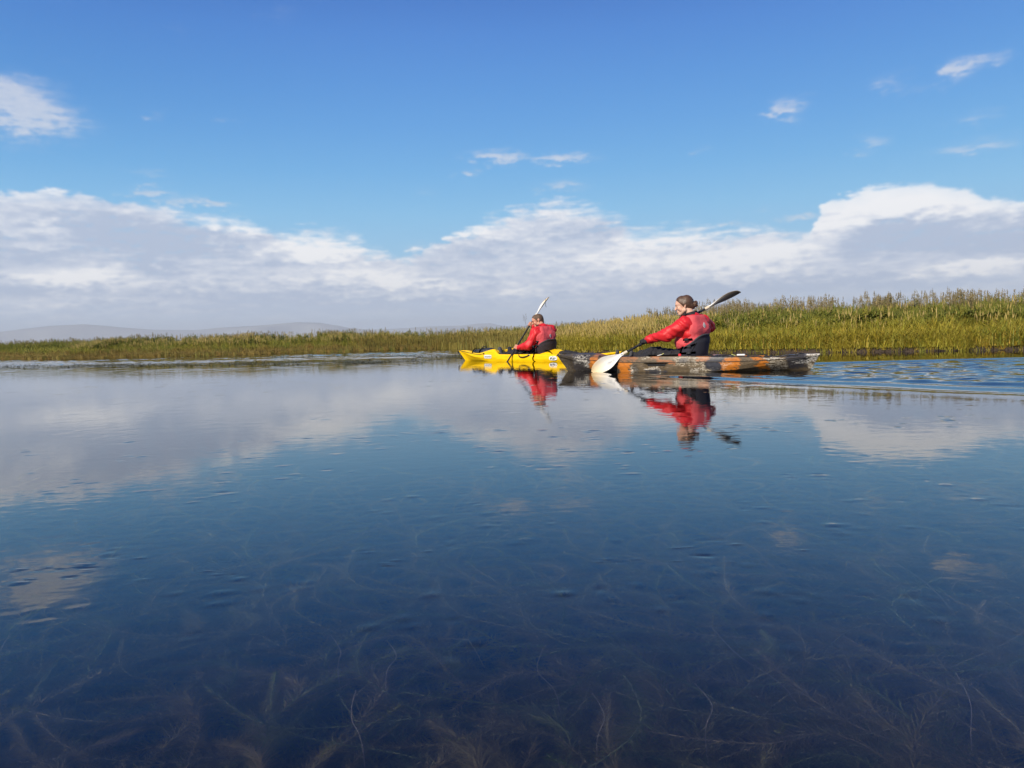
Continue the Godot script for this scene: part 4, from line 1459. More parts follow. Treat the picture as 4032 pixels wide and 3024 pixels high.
func seat_point(phi: float, y: float, base_x: float, y0: float, top: float, rx: float, rz: float, off: float) -> Vector3:
	var t := clampf((y - y0) / (top - y0), 0.0, 1.0)
	var grow := 0.032 * (1.0 - pow(absf(t * 2 - 1), 6.0) * 0.6) * (1.0 - pow(absf(phi) / 126.0, 8.0) * 0.7) + off
	var a := deg_to_rad(phi)
	return Vector3(base_x - (rx + grow) * cos(a) - 0.05 * t, y, (rz + grow) * sin(a))


func backrest(k: Node3D, m: Material, base_x: float, tops: Array, y0: float, rx: float, rz: float) -> MeshInstance3D:
	var v := PackedVector3Array()
	var idx := PackedInt32Array()
	var rim := []
	var rows := 7
	var n := 33
	for layer in 2:
		for i in n:
			var phi := lerpf(-126, 126, i / float(n - 1))
			var top := tab(absf(phi), tops)
			for j in rows:
				var t := j / float(rows - 1)
				var grow := (0.0 if layer else 0.032) * (1.0 - pow(absf(t * 2 - 1), 6.0) * 0.6) * (1.0 - pow(absf(phi) / 126.0, 8.0) * 0.7)
				var lean := -0.05 * t
				var a := deg_to_rad(phi)
				v.append(Vector3(base_x - (rx + grow) * cos(a) + lean, lerpf(y0, top, t), (rz + grow) * sin(a)))
			if layer == 0:
				rim.append(v[-1] + Vector3(0.006 * cos(deg_to_rad(phi)), 0.002, -0.006 * sin(deg_to_rad(phi))))
	for layer in 2:
		for i in n - 1:
			for j in rows - 1:
				var a := layer * n * rows + i * rows + j
				var q := [a, a + 1, a + rows, a + 1, a + rows + 1, a + rows]
				if layer:
					q.reverse()
				idx.append_array(q)
	for i in n - 1:
		for e in [0, rows - 1]:
			var a: int = i * rows + e
			var b: int = a + n * rows
			var q := [a, a + rows, b, a + rows, b + rows, b]
			if e == 0:
				q.reverse()
			idx.append_array(q)
	var st := begin()
	st.set_smooth_group(1)
	for i in idx:
		st.add_vertex(v[i])
	st.generate_normals()
	var o := part("backrest", st.commit(), m, k)
	part("piping", tube(rim, [0.011], 7), M.grey_strap, o)
	return o


func strap_band(path: Array, wide: float, thick: float, side: Vector3) -> ArrayMesh:
	# a flat webbing band along a path
	var st := begin()
	for i in path.size() - 1:
		var a: Vector3 = path[i]
		var b: Vector3 = path[i + 1]
		var s := side.normalized() * wide / 2.0
		var n := (b - a).cross(side).normalized() * thick / 2.0
		for f in [[a - s + n, b - s + n, b + s + n, a + s + n, n], [a - s - n, a + s - n, b + s - n, b - s - n, -n], [a + s + n, b + s + n, b + s - n, a + s - n, s], [a - s - n, b - s - n, b - s + n, a - s + n, -s]]:
			st.set_normal((f[4] as Vector3).normalized())
			quad(st, f[0], f[1], f[2], f[3])
	return st.commit()


func plate(a: Vector3, b: Vector3, up: Vector3, thick: float, corner: float) -> ArrayMesh:
	# a flat rounded label from a to b (along) and up (half height)
	var along := (b - a) / 2.0
	var mid := (a + b) / 2.0
	var n := along.cross(up).normalized()
	var pts := []
	for k in 20:
		var t := TAU * k / 20.0
		var c := cos(t)
		var s := sin(t)
		pts.append(mid + along * signf(c) * pow(absf(c), corner) + up * signf(s) * pow(absf(s), corner))
	var st := begin()
	for face in 2:
		st.set_normal(n if face == 0 else -n)
		for k in range(1, 19):
			var tri := [pts[0], pts[k + 1], pts[k]] if face == 0 else [pts[0], pts[k], pts[k + 1]]
			for q in tri:
				st.add_vertex(q + n * (thick if face == 0 else 0.0))
	for k in 20:
		var p: Vector3 = pts[k]
		var q: Vector3 = pts[(k + 1) % 20]
		st.set_normal((p - mid).normalized())
		quad(st, p, p + n * thick, q + n * thick, q)
	return st.commit()


func lettering(words: String, height: float, font_name: String, slant := false) -> TextMesh:
	var t := TextMesh.new()
	var f := SystemFont.new()
	f.font_names = PackedStringArray([font_name])
	f.font_italic = slant
	t.font = f
	t.text = words
	t.font_size = 32
	t.pixel_size = height / 32.0
	t.depth = 0.0015
	return t


func facing(at: Vector3, along: Vector3, out: Vector3) -> Transform3D:
	var x := along.normalized()
	var z := (out - x * x.dot(out)).normalized()
	return Transform3D(Basis(x, z.cross(x), z), at)


func camo_kayak() -> void:
	mat("camo_plastic", Color.WHITE, 0.42, {"metallic_specular": 0.4, "albedo_texture": camo_picture(), "heightmap_enabled": true, "heightmap_texture": noise_texture(128, 0.06, 3, null, 0.0, 41), "heightmap_scale": 0.06, "texture_repeat": false})
	var k := thing("kayak", "camouflage kayak in olive, orange, black and cream with the woman seated in it", "kayak", frame(CAMO_AT, CAMO_FORWARD))
	var hull := part("hull", hull_shape(camo, 150), M.camo_plastic, k)
	# moulded seam along the side
	for side in [-1.0, 1.0]:
		var seam := []
		for i in 40:
			seam.append(hull_side(camo, lerpf(1.5, -1.5, i / 39.0), 0.66, side, 0.001))
		part("seam", tube(seam, [0.004], 5), M.camo_plastic, hull)
	# well behind and before the slot
	for side in [-1.0, 1.0]:
		var slot := []
		for i in 12:
			slot.append(hull_side(camo, lerpf(0.31, 0.03, i / 11.0), 0.5, side, -0.052))
		part("side_handle", tube(slot, [0.016], 6), M.black_plastic, k)
	backrest(k, M.navy_pad, -0.155, [[0, 0.45], [30, 0.448], [55, 0.42], [72, 0.375], [90, 0.33], [126, 0.28]], 0.155, 0.178, 0.212)
	# webbing and buckles of the seat
	var SP := func(phi: float, y: float, off := 0.004) -> Vector3: return seat_point(phi, y, -0.155, 0.155, tab(absf(phi), [[0, 0.45], [30, 0.448], [55, 0.42], [72, 0.375], [90, 0.33], [126, 0.28]]), 0.178, 0.212, off)
	part("strap", strap_band([SP.call(-118, 0.31), SP.call(-117, 0.25), SP.call(-116, 0.19)], 0.032, 0.004, Vector3.RIGHT), M.grey_strap, k)
	part("strap", strap_band([SP.call(-66, 0.335), SP.call(-80, 0.318), SP.call(-95, 0.30), SP.call(-108, 0.285)], 0.026, 0.004, Vector3.UP), M.rope_black, k)
	part("strap", strap_band([SP.call(-60, 0.235), SP.call(-78, 0.230), SP.call(-96, 0.226), SP.call(-112, 0.222)], 0.026, 0.004, Vector3.UP), M.rope_black, k)
	part("strap", strap_band([Vector3(-0.10, 0.205, -0.275), Vector3(0.10, 0.200, -0.285), Vector3(0.30, 0.20, -0.285)], 0.02, 0.004, Vector3.UP), M.black_cloth, k)
	part("cord", tube([SP.call(-62, 0.36), SP.call(-70, 0.30), SP.call(-76, 0.24), SP.call(-74, 0.18)], [0.004], 5), M.rope_black, k)
	for b in [[-88, 0.309], [-84, 0.229]]:
		var at: Vector3 = SP.call(b[0], b[1], 0.010)
		var buckle := part("buckle", block(Vector3(0.05, 0.032, 0.016), 0.005), M.black_plastic, k, facing(at, SP.call(b[0] + 4, b[1]) - SP.call(b[0] - 4, b[1]), Vector3(0, 0, -1)))
		part("bar", block(Vector3(0.007, 0.028, 0.006), 0.002), M.grey_strap, buckle, Transform3D(Basis(), Vector3(0.006, 0, 0.010)))
	# deck fittings: bungee over the tank well, eyelets, handles, a hatch rim
	var zig := []
	for i in 7:
		zig.append(Vector3(-0.52 - i * 0.10, 0.188, (0.235 - 0.012 * i) * (1 if i % 2 else -1)))
	part("bungee_cord", tube(zig, [0.006], 6), M.rope_black, k)
	var line := []
	for i in 20:
		var p := hull_side(camo, lerpf(-0.45, -1.45, i / 19.0), 1.0, -1.0, -0.03)
		line.append(p + Vector3(0, 0.014 + 0.006 * sin(i * 1.9), 0))
	part("deck_line", tube(line, [0.006], 6), M.rope_black, k)
	for x in [-0.62, -0.92, -1.12, -1.17, -1.36, -1.45, 0.98, 1.22]:
		var p := hull_side(camo, x, 1.0, -1.0, -0.03)
		part("eyelet", block(Vector3(0.034, 0.022, 0.02), 0.005), M.black_plastic, k, Transform3D(Basis(), p + Vector3(0, 0.016, 0)))
	part("toggle", block(Vector3(0.10, 0.024, 0.022), 0.008), M.white_plastic, k, Transform3D(Basis(), Vector3(-0.83, 0.196, -0.24)))
	part("tag", block(Vector3(0.05, 0.006, 0.02), 0.002), M.tag_yellow, k, Transform3D(Basis(Vector3.BACK, 0.3), Vector3(-0.745, 0.198, -0.25)))
	part("tag", block(Vector3(0.06, 0.008, 0.016), 0.002), M.white_plastic, k, Transform3D(Basis(Vector3.BACK, -0.25), Vector3(0.155, 0.208, -0.295)))
	part("tag", block(Vector3(0.03, 0.008, 0.016), 0.002), M.tag_yellow, k, Transform3D(Basis(Vector3.BACK, -0.5), Vector3(0.115, 0.222, -0.29)))
	part("tag", block(Vector3(0.035, 0.05, 0.012), 0.005), M.jacket_red, k, Transform3D(Basis(), Vector3(-0.105, 0.198, -0.312)))
	var coil := []
	for i in 30:
		coil.append(Vector3(-0.50 + 0.045 * cos(i * 0.75) + 0.002 * i, 0.185 + 0.012 * sin(i * 1.3), -0.30 + 0.03 * sin(i * 0.75)))
	part("carry_handle", tube(coil, [0.008], 6), M.rope_black, k)
	var grab := curve([Vector3(-1.42, 0.18, -0.03), Vector3(-1.47, 0.20, -0.02), Vector3(-1.52, 0.185, 0.0)], 5)
	part("grab_loop", tube(grab, [0.010], 6), M.black_plastic, k)
	part("grab_loop", tube(curve([Vector3(1.60, 0.215, 0), Vector3(1.66, 0.235, 0), Vector3(1.70, 0.20, 0)], 5), [0.007], 6), M.black_plastic, k)


func yellow_kayak() -> void:
	var k := thing("kayak", "bright yellow kayak with a white name label, the man seated in it", "kayak", frame(YELLOW_AT, YELLOW_FORWARD))
	var hull := part("hull", hull_shape(gold, 96), M.kayak_yellow, k)
	for side in [-1.0, 1.0]:
		var seam := []
		for i in 30:
			seam.append(hull_side(gold, lerpf(0.95, -1.7, i / 29.0), 0.8, side, 0.0005))
		part("seam", tube(seam, [0.003], 5), M.kayak_yellow, hull)
	backrest(k, M.plum_pad, -0.30, [[0, 0.40], [25, 0.40], [50, 0.37], [70, 0.335], [90, 0.29], [126, 0.23]], 0.145, 0.175, 0.215)
	# name label with script lettering, and the badge near the seat
	var a := hull_side(gold, 1.065, 0.46, -1.0, 0.003)
	var b := hull_side(gold, 0.805, 0.40, -1.0, 0.003)
	var label := part("name_label", plate(a, b, (hull_side(gold, 0.93, 0.75, -1.0, 0.003) - hull_side(gold, 0.93, 0.30, -1.0, 0.003)).normalized() * 0.036, 0.002, 0.35), M.sticker_white, k)
	var out := (b - a).cross(Vector3.UP).normalized()
	out = out if out.z < 0 else -out
	part("lettering", lettering("Lotsundra", 0.052, "Droid Serif", true), M.ink, label, facing((a + b) / 2.0 + out * 0.0035, b - a, out) * Transform3D(Basis(Vector3.RIGHT, Vector3(0.3, 1, 0), Vector3.BACK), Vector3.ZERO))
	a = hull_side(gold, -0.745, 0.50, -1.0, 0.003)
	b = hull_side(gold, -0.925, 0.50, -1.0, 0.003)
	var up := Vector3(0, 0.040, 0)
	var badge := part("badge", plate(a, b, up, 0.002, 0.7), M.sticker_white, k)
	var mid := (a + b) / 2.0
	var al := (b - a) / 2.0
	out = al.cross(Vector3.UP).normalized()
	out = out if out.z < 0 else -out
	for q in [[-0.55, -0.25, 0.24, 0.34], [0.10, -0.35, 0.36, 0.30], [-0.45, 0.35, 0.22, 0.14], [-0.05, 0.62, 0.18, 0.14], [0.28, 0.22, 0.16, 0.14], [0.68, 0.05, 0.20, 0.16]]:
		var c: Vector3 = mid + al * q[0] + up * q[1] + out * 0.0022
		part("mark", plate(c - al * q[2], c + al * q[2], up * q[3] + al * 0.06, 0.0012, 0.8), M.ink, badge)
	# dry bag under the bow bungees
	var bag := part("dry_bag", field_mesh([cap(Vector3(1.54, 0.165, -0.02), Vector3(1.15, 0.185, 0.0), 0.072, 0.092, Vector3.UP, 0.85), cap(Vector3(1.40, 0.17, -0.07), Vector3(1.22, 0.17, -0.09), 0.06, 0.06)], 0.012, 0.05, {"amp": 0.012, "freq": Vector3(9, 14, 9)}), M.bag_grey, k)
	for x in [1.50, 1.30]:
		var hoop := []
		for i in 13:
			var t := PI * i / 12.0
			hoop.append(Vector3(x, 0.15 + 0.105 * sin(t), 0.14 * cos(t) - 0.03))
		part("strap", strap_band(hoop, 0.028, 0.004, Vector3.RIGHT), M.rope_black, bag)
	part("bag_handle", tube(curve([Vector3(1.42, 0.245, 0.02), Vector3(1.36, 0.285, 0.03), Vector3(1.28, 0.265, 0.03)], 5), [0.010], 6), M.rope_black, bag)
	# bow line to a knob on the side, bow toggle, side handle, straps
	var line := [Vector3(2.03, 0.212, -0.02)]
	for i in 12:
		line.append(hull_side(gold, lerpf(1.95, 1.075, i / 11.0), lerpf(1.0, 0.80, i / 11.0), -1.0, 0.006))
	part("bow_line", tube(line, [0.0055], 6), M.rope_black, k)
	part("knob", field_mesh([cap(hull_side(gold, 1.065, 0.8, -1.0, 0.0), hull_side(gold, 1.065, 0.8, -1.0, 0.018), 0.017, 0.015)], 0.005, 0.01), M.rope_black, k)
	part("bow_toggle", tube([Vector3(2.03, 0.205, 0.0), Vector3(2.095, 0.195, 0), Vector3(2.11, 0.16, 0), Vector3(2.07, 0.12, 0)], [0.016, 0.018, 0.015, 0.012], 8), M.black_plastic, k)
	var handle := curve([hull_side(gold, 0.03, 0.98, -1.0, 0.0), hull_side(gold, -0.02, 0.72, -1.0, 0.015), hull_side(gold, -0.12, 0.66, -1.0, 0.02), hull_side(gold, -0.22, 0.85, -1.0, 0.012), hull_side(gold, -0.26, 1.0, -1.0, 0.0)], 5)
	part("side_handle", tube(handle, [0.011], 7), M.rope_black, k)
	var hang := curve([Vector3(-0.33, 0.30, -0.285), hull_side(gold, -0.36, 0.99, -1.0, 0.006), hull_side(gold, -0.36, 0.55, -1.0, 0.008), hull_side(gold, -0.39, 0.22, -1.0, 0.008), hull_side(gold, -0.46, 0.05, -1.0, 0.008), hull_side(gold, -0.50, 0.0, -1.0, 0.006) + Vector3(0, -0.02, 0)], 5)
	part("strap", strap_band(hang, 0.026, 0.004, Vector3.RIGHT), M.rope_black, k)
	part("strap", strap_band([Vector3(-0.32, 0.30, -0.27), Vector3(-0.16, 0.22, -0.285), Vector3(-0.02, 0.15, -0.30)], 0.022, 0.004, Vector3.UP), M.grey_strap, k)
	part("strap", strap_band([Vector3(-0.33, 0.20, -0.29), Vector3(-0.18, 0.185, -0.292), Vector3(0.0, 0.15, -0.30)], 0.022, 0.004, Vector3.UP), M.black_cloth, k)
	part("strap", strap_band(curve([Vector3(-0.50, 0.20, -0.20), Vector3(-0.60, 0.195, -0.225), Vector3(-0.70, 0.17, -0.26), Vector3(-0.74, 0.14, -0.28)], 4), 0.02, 0.004, Vector3.UP), M.rope_black, k)
	for q in [Vector3(-0.29, 0.285, -0.285), Vector3(-0.36, 0.30, -0.27), Vector3(-0.33, 0.20, -0.295)]:
		var buckle := part("buckle", block(Vector3(0.045, 0.032, 0.02), 0.005), M.black_plastic, k, Transform3D(Basis(Vector3.UP, -0.25), q))
		part("bar", block(Vector3(0.007, 0.028, 0.006), 0.002), M.grey_strap, buckle, Transform3D(Basis(), Vector3(0.006, 0, -0.012)))
	part("clip", tube(curve([hull_side(gold, -0.21, 0.95, -1.0, 0.01), hull_side(gold, -0.24, 1.0, -1.0, 0.02), hull_side(gold, -0.27, 0.98, -1.0, 0.01)], 4), [0.005], 6), M.metal, k)
	part("hatch_cover", field_mesh([cap(Vector3(-0.80, 0.145, -0.06), Vector3(-1.05, 0.13, 0.02), 0.06, 0.045, Vector3.UP, 0.7), cap(Vector3(-0.80, 0.15, 0.08), Vector3(-1.1, 0.12, 0.10), 0.05, 0.03)], 0.012, 0.04, {"amp": 0.012, "freq": Vector3(12, 12, 12)}), M.black_cloth, k)
	for x in [-0.98, -1.25, -1.42, -1.6]:
		part("eyelet", block(Vector3(0.03, 0.02, 0.02), 0.005), M.black_plastic, k, Transform3D(Basis(), hull_side(gold, x, 1.0, -1.0, -0.02) + Vector3(0, 0.012, 0)))


# ---------------------------------------------------------------- people

func hand_prims(grip: Vector3, along: Vector3, wrist: Vector3, knuckles: Vector3, grow := 0.0) -> Array:
	var a := along.normalized()
	var w := wrist - grip
	w = (w - a * a.dot(w)).normalized()
	var n := a.cross(w).normalized()
	if n.dot(knuckles) < 0:
		n = -n
	var out := []
	out.append(cap(grip + w * 0.032 - a * 0.030 + n * 0.008, grip + w * 0.032 + a * 0.030 + n * 0.006, 0.021 + grow, 0.022 + grow, n, 0.75))
	out.append(cap(grip + w * 0.05, wrist, 0.026 + grow, 0.026 + grow))
	var offs := [-0.036, -0.012, 0.012, 0.034]
	var lens := [0.88, 1.0, 1.05, 0.95]
	for i in 4:
		var o: Vector3 = a * offs[i]
		var l: float = lens[i]
		var p := [grip + o + w * 0.026 + n * 0.026, grip + o - w * 0.010 * l + n * 0.031, grip + o - w * 0.030 * l + n * 0.006, grip + o - w * 0.019 - n * 0.022 * l]
		out.append(cap(p[0], p[1], 0.0098 + grow, 0.0094 + grow))
		out.append(cap(p[1], p[2], 0.0094 + grow, 0.0088 + grow))
		out.append(cap(p[2], p[3], 0.0088 + grow, 0.0076 + grow))
	var t := [grip + w * 0.034 - n * 0.012 + a * 0.026, grip + w * 0.010 - n * 0.030 + a * 0.044, grip - w * 0.018 - n * 0.026 + a * 0.050]
	out.append(cap(t[0], t[1], 0.013 + grow, 0.0105 + grow))
	out.append(cap(t[1], t[2], 0.0105 + grow, 0.0085 + grow))
	return out


func head_basis(forward: Vector3, tilt := 0.0) -> Basis:
	var f := forward.normalized()
	var r := f.cross(Vector3.UP).normalized().rotated(f, tilt)
	return Basis(f, r.cross(f), r)


func head_prims(c: Vector3, B: Basis, base_of_neck: Vector3, wide := 1.0) -> Array:
	var P := func(x: float, y: float, z: float) -> Vector3: return c + B * Vector3(x, y, z)
	var r := B.z
	var out := [
		cap(P.call(-0.030, 0.032, 0), P.call(0.012, 0.040, 0), 0.090, 0.080, r, 0.84 * wide),
		cap(P.call(0.038, 0.030, 0), P.call(0.034, -0.050, 0), 0.058, 0.046, r, 0.98),
		cap(P.call(0.066, -0.094, 0), P.call(0.070, -0.092, 0), 0.022 * wide, 0.020 * wide),
		cap(P.call(0.091, 0.012, 0), P.call(0.109, -0.024, 0), 0.0075, 0.0125),
		cap(P.call(0.107, -0.028, -0.010), P.call(0.107, -0.028, 0.010), 0.009, 0.009),
		cap(P.call(0.083, 0.030, -0.030), P.call(0.083, 0.030, 0.030), 0.014, 0.014),
		cap(P.call(0.084, -0.055, -0.014), P.call(0.084, -0.055, 0.014), 0.0095, 0.0095),
		cap(P.call(0.081, -0.068, -0.012), P.call(0.081, -0.068, 0.012), 0.0095, 0.0095),
		cap(P.call(-0.035, -0.045, 0), base_of_neck, 0.052 * wide, 0.056 * wide)]
	for s in [-1.0, 1.0]:
		out.append(cap(P.call(-0.002, -0.060, s * 0.052 * wide), P.call(0.058, -0.096, s * 0.014), 0.026, 0.020))
		out.append(cap(P.call(0.058, -0.024, s * 0.038), P.call(0.040, -0.045, s * 0.044), 0.026, 0.022))
		out.append(cap(P.call(-0.020, 0.008, s * 0.076 * wide), P.call(-0.012, -0.024, s * 0.071 * wide), 0.0165, 0.0105, (r * s + B.x * 0.35), 0.42))
		out.append(cap(P.call(0.098, 0.004, s * 0.031), P.call(0.098, 0.004, s * 0.034), 0.017, 0.015, Vector3.ZERO, 1.0, true))
	return out


func face_parts(person: Node3D, body: Node3D, c: Vector3, B: Basis, brow: Material, lid: Material) -> void:
	var P := func(x: float, y: float, z: float) -> Vector3: return c + B * Vector3(x, y, z)
	for s in [-1.0, 1.0]:
		var eye := SphereMesh.new()
		eye.radius = 0.0105
		eye.height = 0.021
		eye.radial_segments = 12
		eye.rings = 8
		var e := part("eye", eye, M.eye_white, body, Transform3D(Basis(), P.call(0.0745, 0.002, s * 0.031)))
		part("eyelid", field_mesh([cap(P.call(0.0755, 0.007, s * 0.031), P.call(0.0755, 0.007, s * 0.031), 0.0115, 0.0115)], 0.002, 0.003), lid, body)
		part("lashes", tube([P.call(0.084, 0.000, s * 0.020), P.call(0.0875, -0.001, s * 0.031), P.call(0.081, -0.001, s * 0.043)], [0.0018, 0.0024, 0.0018], 5), M.dark, body)
		part("iris", field_mesh([cap(Vector3.ZERO, Vector3.ZERO, 0.0062, 0.0062)], 0.002, 0.003), M.dark, e, Transform3D(Basis(), B * Vector3(0.0070, -0.002, s * 0.002)))
		part("eyebrow", tube([P.call(0.094, 0.026, s * 0.012), P.call(0.093, 0.032, s * 0.030), P.call(0.078, 0.027, s * 0.050)], [0.0035, 0.0045, 0.002], 6), brow, body)
	part("lips", tube([P.call(0.088, -0.062, -0.020), P.call(0.0945, -0.061, 0.0), P.call(0.088, -0.062, 0.020)], [0.003, 0.0055, 0.003], 6), M.lip, body)


func vest_emblem(vest: MeshInstance3D, at: Vector3, out: Vector3, size: float) -> void:
	var n := out.normalized()
	var best := -INF
	for v in (vest.mesh as ArrayMesh).surface_get_arrays(0)[Mesh.ARRAY_VERTEX]:
		var q: Vector3 = v - at
		if (q - n * n.dot(q)).length() < size * 0.8:
			best = maxf(best, n.dot(q))
	at += n * (best + 0.001)
	var r := Vector3.UP.cross(n).normalized()
	var u := n.cross(r)
	var e := part("emblem", plate(at - r * size * 0.62, at + r * size * 0.62, u * size, 0.002, 1.6), M.sticker_white, vest)
	for q in [[-0.05, 0.48, 0.22, 0.10], [-0.30, 0.02, 0.16, 0.20], [0.30, 0.05, 0.16, 0.18], [0.05, -0.42, 0.16, 0.20]]:
		var c: Vector3 = at + r * size * q[0] + u * size * q[1] + n * 0.0022
		part("mark", plate(c - r * size * q[2], c + r * size * q[2], u * size * q[3], 0.0012, 1.0), M.ink, e)


func woman() -> void:
	var w := thing("person", "person with dark hair in a bun, red jacket and vest, seated in the camouflage kayak", "person", frame(CAMO_AT, CAMO_FORWARD))
	var ls := Vector3(-0.120, 0.588, -0.160)
	var le := Vector3(0.09, 0.462, -0.205)
	var lw := Vector3(0.335, 0.404, -0.135)
	var lg := Vector3(0.407, 0.376, -0.111)
	var rs := Vector3(-0.275, 0.612, 0.155)
	var re := Vector3(-0.315, 0.55, 0.395)
	var rw := Vector3(-0.215, 0.675, 0.305)
	var rg := Vector3(-0.152, 0.709, 0.261)
	var shaft := Vector3(-1.651, 0.984, 1.10).normalized()
	var across := Vector3(-0.45, 0, 0.89)
	var neck := Vector3(-0.205, 0.655, 0.0)
	var hc := Vector3(-0.082, 0.822, 0.0)
	var hb := head_basis(Vector3(0.95, -0.19, -0.22), 0.04)
	var hips := [Vector3(-0.17, 0.155, -0.09), Vector3(-0.17, 0.155, 0.09)]
	var knees := [Vector3(0.30, 0.205, -0.17), Vector3(0.36, 0.225, 0.13)]
	var ankles := [Vector3(0.56, 0.115, -0.10), Vector3(0.83, 0.12, 0.12)]
	var waist := Vector3(-0.205, 0.31, 0)
	var chest := Vector3(-0.215, 0.50, 0)
	# the body itself, one surface under the clothes
	var skin := [cap(hips[0], hips[1], 0.10, 0.10), cap(waist - across * 0.05, waist + across * 0.05, 0.10, 0.10), cap(chest - across * 0.07, chest + across * 0.07, 0.105, 0.105), cap(ls, rs, 0.058, 0.058), cap(chest, neck, 0.09, 0.055), cap(waist, hips[0].lerp(hips[1], 0.5), 0.10, 0.11),
		cap(ls, le, 0.048, 0.038), cap(le, lw, 0.038, 0.027), cap(rs, re, 0.048, 0.038), cap(re, rw, 0.038, 0.027)]
	for i in 2:
		skin.append(cap(hips[i], knees[i], 0.078, 0.055))
		skin.append(cap(knees[i], ankles[i], 0.055, 0.036))
		skin.append(cap(ankles[i] + Vector3(0.03, 0, 0), ankles[i] + Vector3(0.03, 0.09, 0), 0.024, 0.018))
	var body := part("body", join_fields([field(skin, 0.014, 0.05), field(head_prims(hc, hb, neck), 0.0045, 0.016), field(hand_prims(lg, shaft, lw, Vector3(0, 0.3, -1)), 0.0045, 0.008), field(hand_prims(rg, shaft, rw, Vector3(0.3, 0.5, -0.6)), 0.0045, 0.008)]), M.skin_fair, w)
	face_parts(w, body, hc, hb, M.hair_brown, M.skin_fair)
	# hair swept back into a bun
	var H := func(x: float, y: float, z: float) -> Vector3: return hc + hb * Vector3(x, y, z)
	var line := hb * Vector3(0.80, -0.60, 0)
	var hair := part("hair", field_mesh([cap(H.call(-0.036, 0.034, 0), H.call(0.010, 0.046, 0), 0.097, 0.084, hb.z, 0.86), cap(H.call(-0.07, -0.02, 0), H.call(-0.10, -0.03, 0), 0.052, 0.04), cap(H.call(-0.01, 0.02, -0.05), H.call(-0.09, -0.02, -0.02), 0.034, 0.03), cap(H.call(-0.01, 0.02, 0.05), H.call(-0.09, -0.02, 0.02), 0.034, 0.03)], 0.005, 0.02, {"amp": 0.0035, "freq": Vector3(14, 80, 80), "cuts": [[line, line.dot(hc) + 0.012], [hb * Vector3(0.15, -1, 0), (hb * Vector3(0.15, -1, 0)).dot(hc) + 0.062]]}), M.hair_brown, w)
	part("bun", field_mesh([cap(H.call(-0.140, -0.012, -0.012), H.call(-0.150, 0.004, 0.012), 0.030, 0.028), cap(H.call(-0.155, -0.03, -0.01), H.call(-0.135, -0.035, 0.012), 0.018, 0.016), cap(H.call(-0.115, -0.01, 0), H.call(-0.13, -0.01, 0), 0.022, 0.024)], 0.005, 0.008, {"amp": 0.010, "freq": Vector3(45, 45, 45)}), M.hair_brown, hair)
	var st := begin()
	for i in 9:
		var a := i * 0.7
		var p: Vector3 = H.call(-0.150, -0.01, 0.0)
		var d := hb * Vector3(-0.8 - 0.3 * sin(a), 0.7 * cos(a), 0.6 * sin(a * 1.7)).normalized()
		tube_into(st, [p, p + d * 0.03, p + d * 0.045 + Vector3(0, -0.012, 0)], [0.0022, 0.0016, 0.0008], 4)
	part("strands", st.commit(), M.hair_brown, hair)
	# clothes
	var sleeves := [cap(hips[0] + Vector3(-0.02, 0.03, 0.0), hips[1] + Vector3(-0.02, 0.03, 0), 0.115, 0.115), cap(waist - across * 0.06, waist + across * 0.06, 0.122, 0.122), cap(chest - across * 0.08, chest + across * 0.08, 0.125, 0.125), cap(waist, chest, 0.12, 0.12), cap(ls, rs, 0.072, 0.072), cap(chest + Vector3(0.01, 0.06, 0), neck, 0.10, 0.070), cap(neck + Vector3(0, -0.005, 0), ls, 0.062, 0.078), cap(neck + Vector3(0, -0.005, 0), rs, 0.062, 0.076),
		cap(ls, le + Vector3(-0.01, 0.0, 0), 0.082, 0.077), cap(le, lw, 0.076, 0.046), cap(lw, lw + (lg - lw) * 0.25, 0.046, 0.044), cap(rs, re, 0.080, 0.072), cap(re, rw, 0.070, 0.044)]
	var jacket := part("jacket", field_mesh(sleeves, 0.0105, 0.045, {"folds": true, "amp": 0.017, "freq": Vector3(4, 10, 6)}), M.jacket_red, w)
	part("cuff", tube([lw + (lg - lw) * 0.0, lw + (lg - lw) * 0.32], [0.047, 0.040], 12), M.jacket_red, jacket)
	part("collar", field_mesh([cap(neck + Vector3(0.012, 0.012, 0), neck + Vector3(0.070, 0.085, -0.004), 0.074, 0.067)], 0.008, 0.02, {"cuts": [[Vector3(0.30, 1, 0), (neck + Vector3(0.05, 0.078, 0)).dot(Vector3(0.30, 1, 0))]]}), M.black_cloth, jacket)
	var vb := chest + Vector3(-0.008, 0.012, 0)
	var vest := part("vest", field_mesh([cap(vb - across * 0.078, vb + across * 0.078, 0.141, 0.141), cap(vb + Vector3(0.0, 0.11, 0) - across * 0.07, vb + Vector3(0.0, 0.11, 0) + across * 0.07, 0.100, 0.100), cap(waist + Vector3(0.085, 0.05, 0.01) - across * 0.06, waist + Vector3(0.085, 0.05, 0.01) + across * 0.09, 0.120, 0.120), cap(chest + Vector3(0.07, 0.03, 0), waist + Vector3(0.07, 0.04, 0), 0.125, 0.12), cap(waist + Vector3(-0.03, 0.06, 0) - across * 0.06, waist + Vector3(-0.02, 0.06, 0) + across * 0.06, 0.138, 0.138),
		cap(ls + Vector3(-0.01, -0.03, -0.05), ls + Vector3(0.02, -0.20, -0.06), 0.080, 0.062, Vector3.ZERO, 1.0, true), cap(rs + Vector3(0.0, -0.02, 0.06), rs + Vector3(0.02, -0.16, 0.06), 0.080, 0.06, Vector3.ZERO, 1.0, true)],
		0.010, 0.03, {"amp": 0.007, "freq": Vector3(9, 9, 9), "cuts": [[Vector3(-0.35, -1, 0), Vector3(0.0, 0.262, 0).dot(Vector3(-0.35, -1, 0))], [Vector3(0, 1, 0), 0.698]]}), M.vest_red, w)
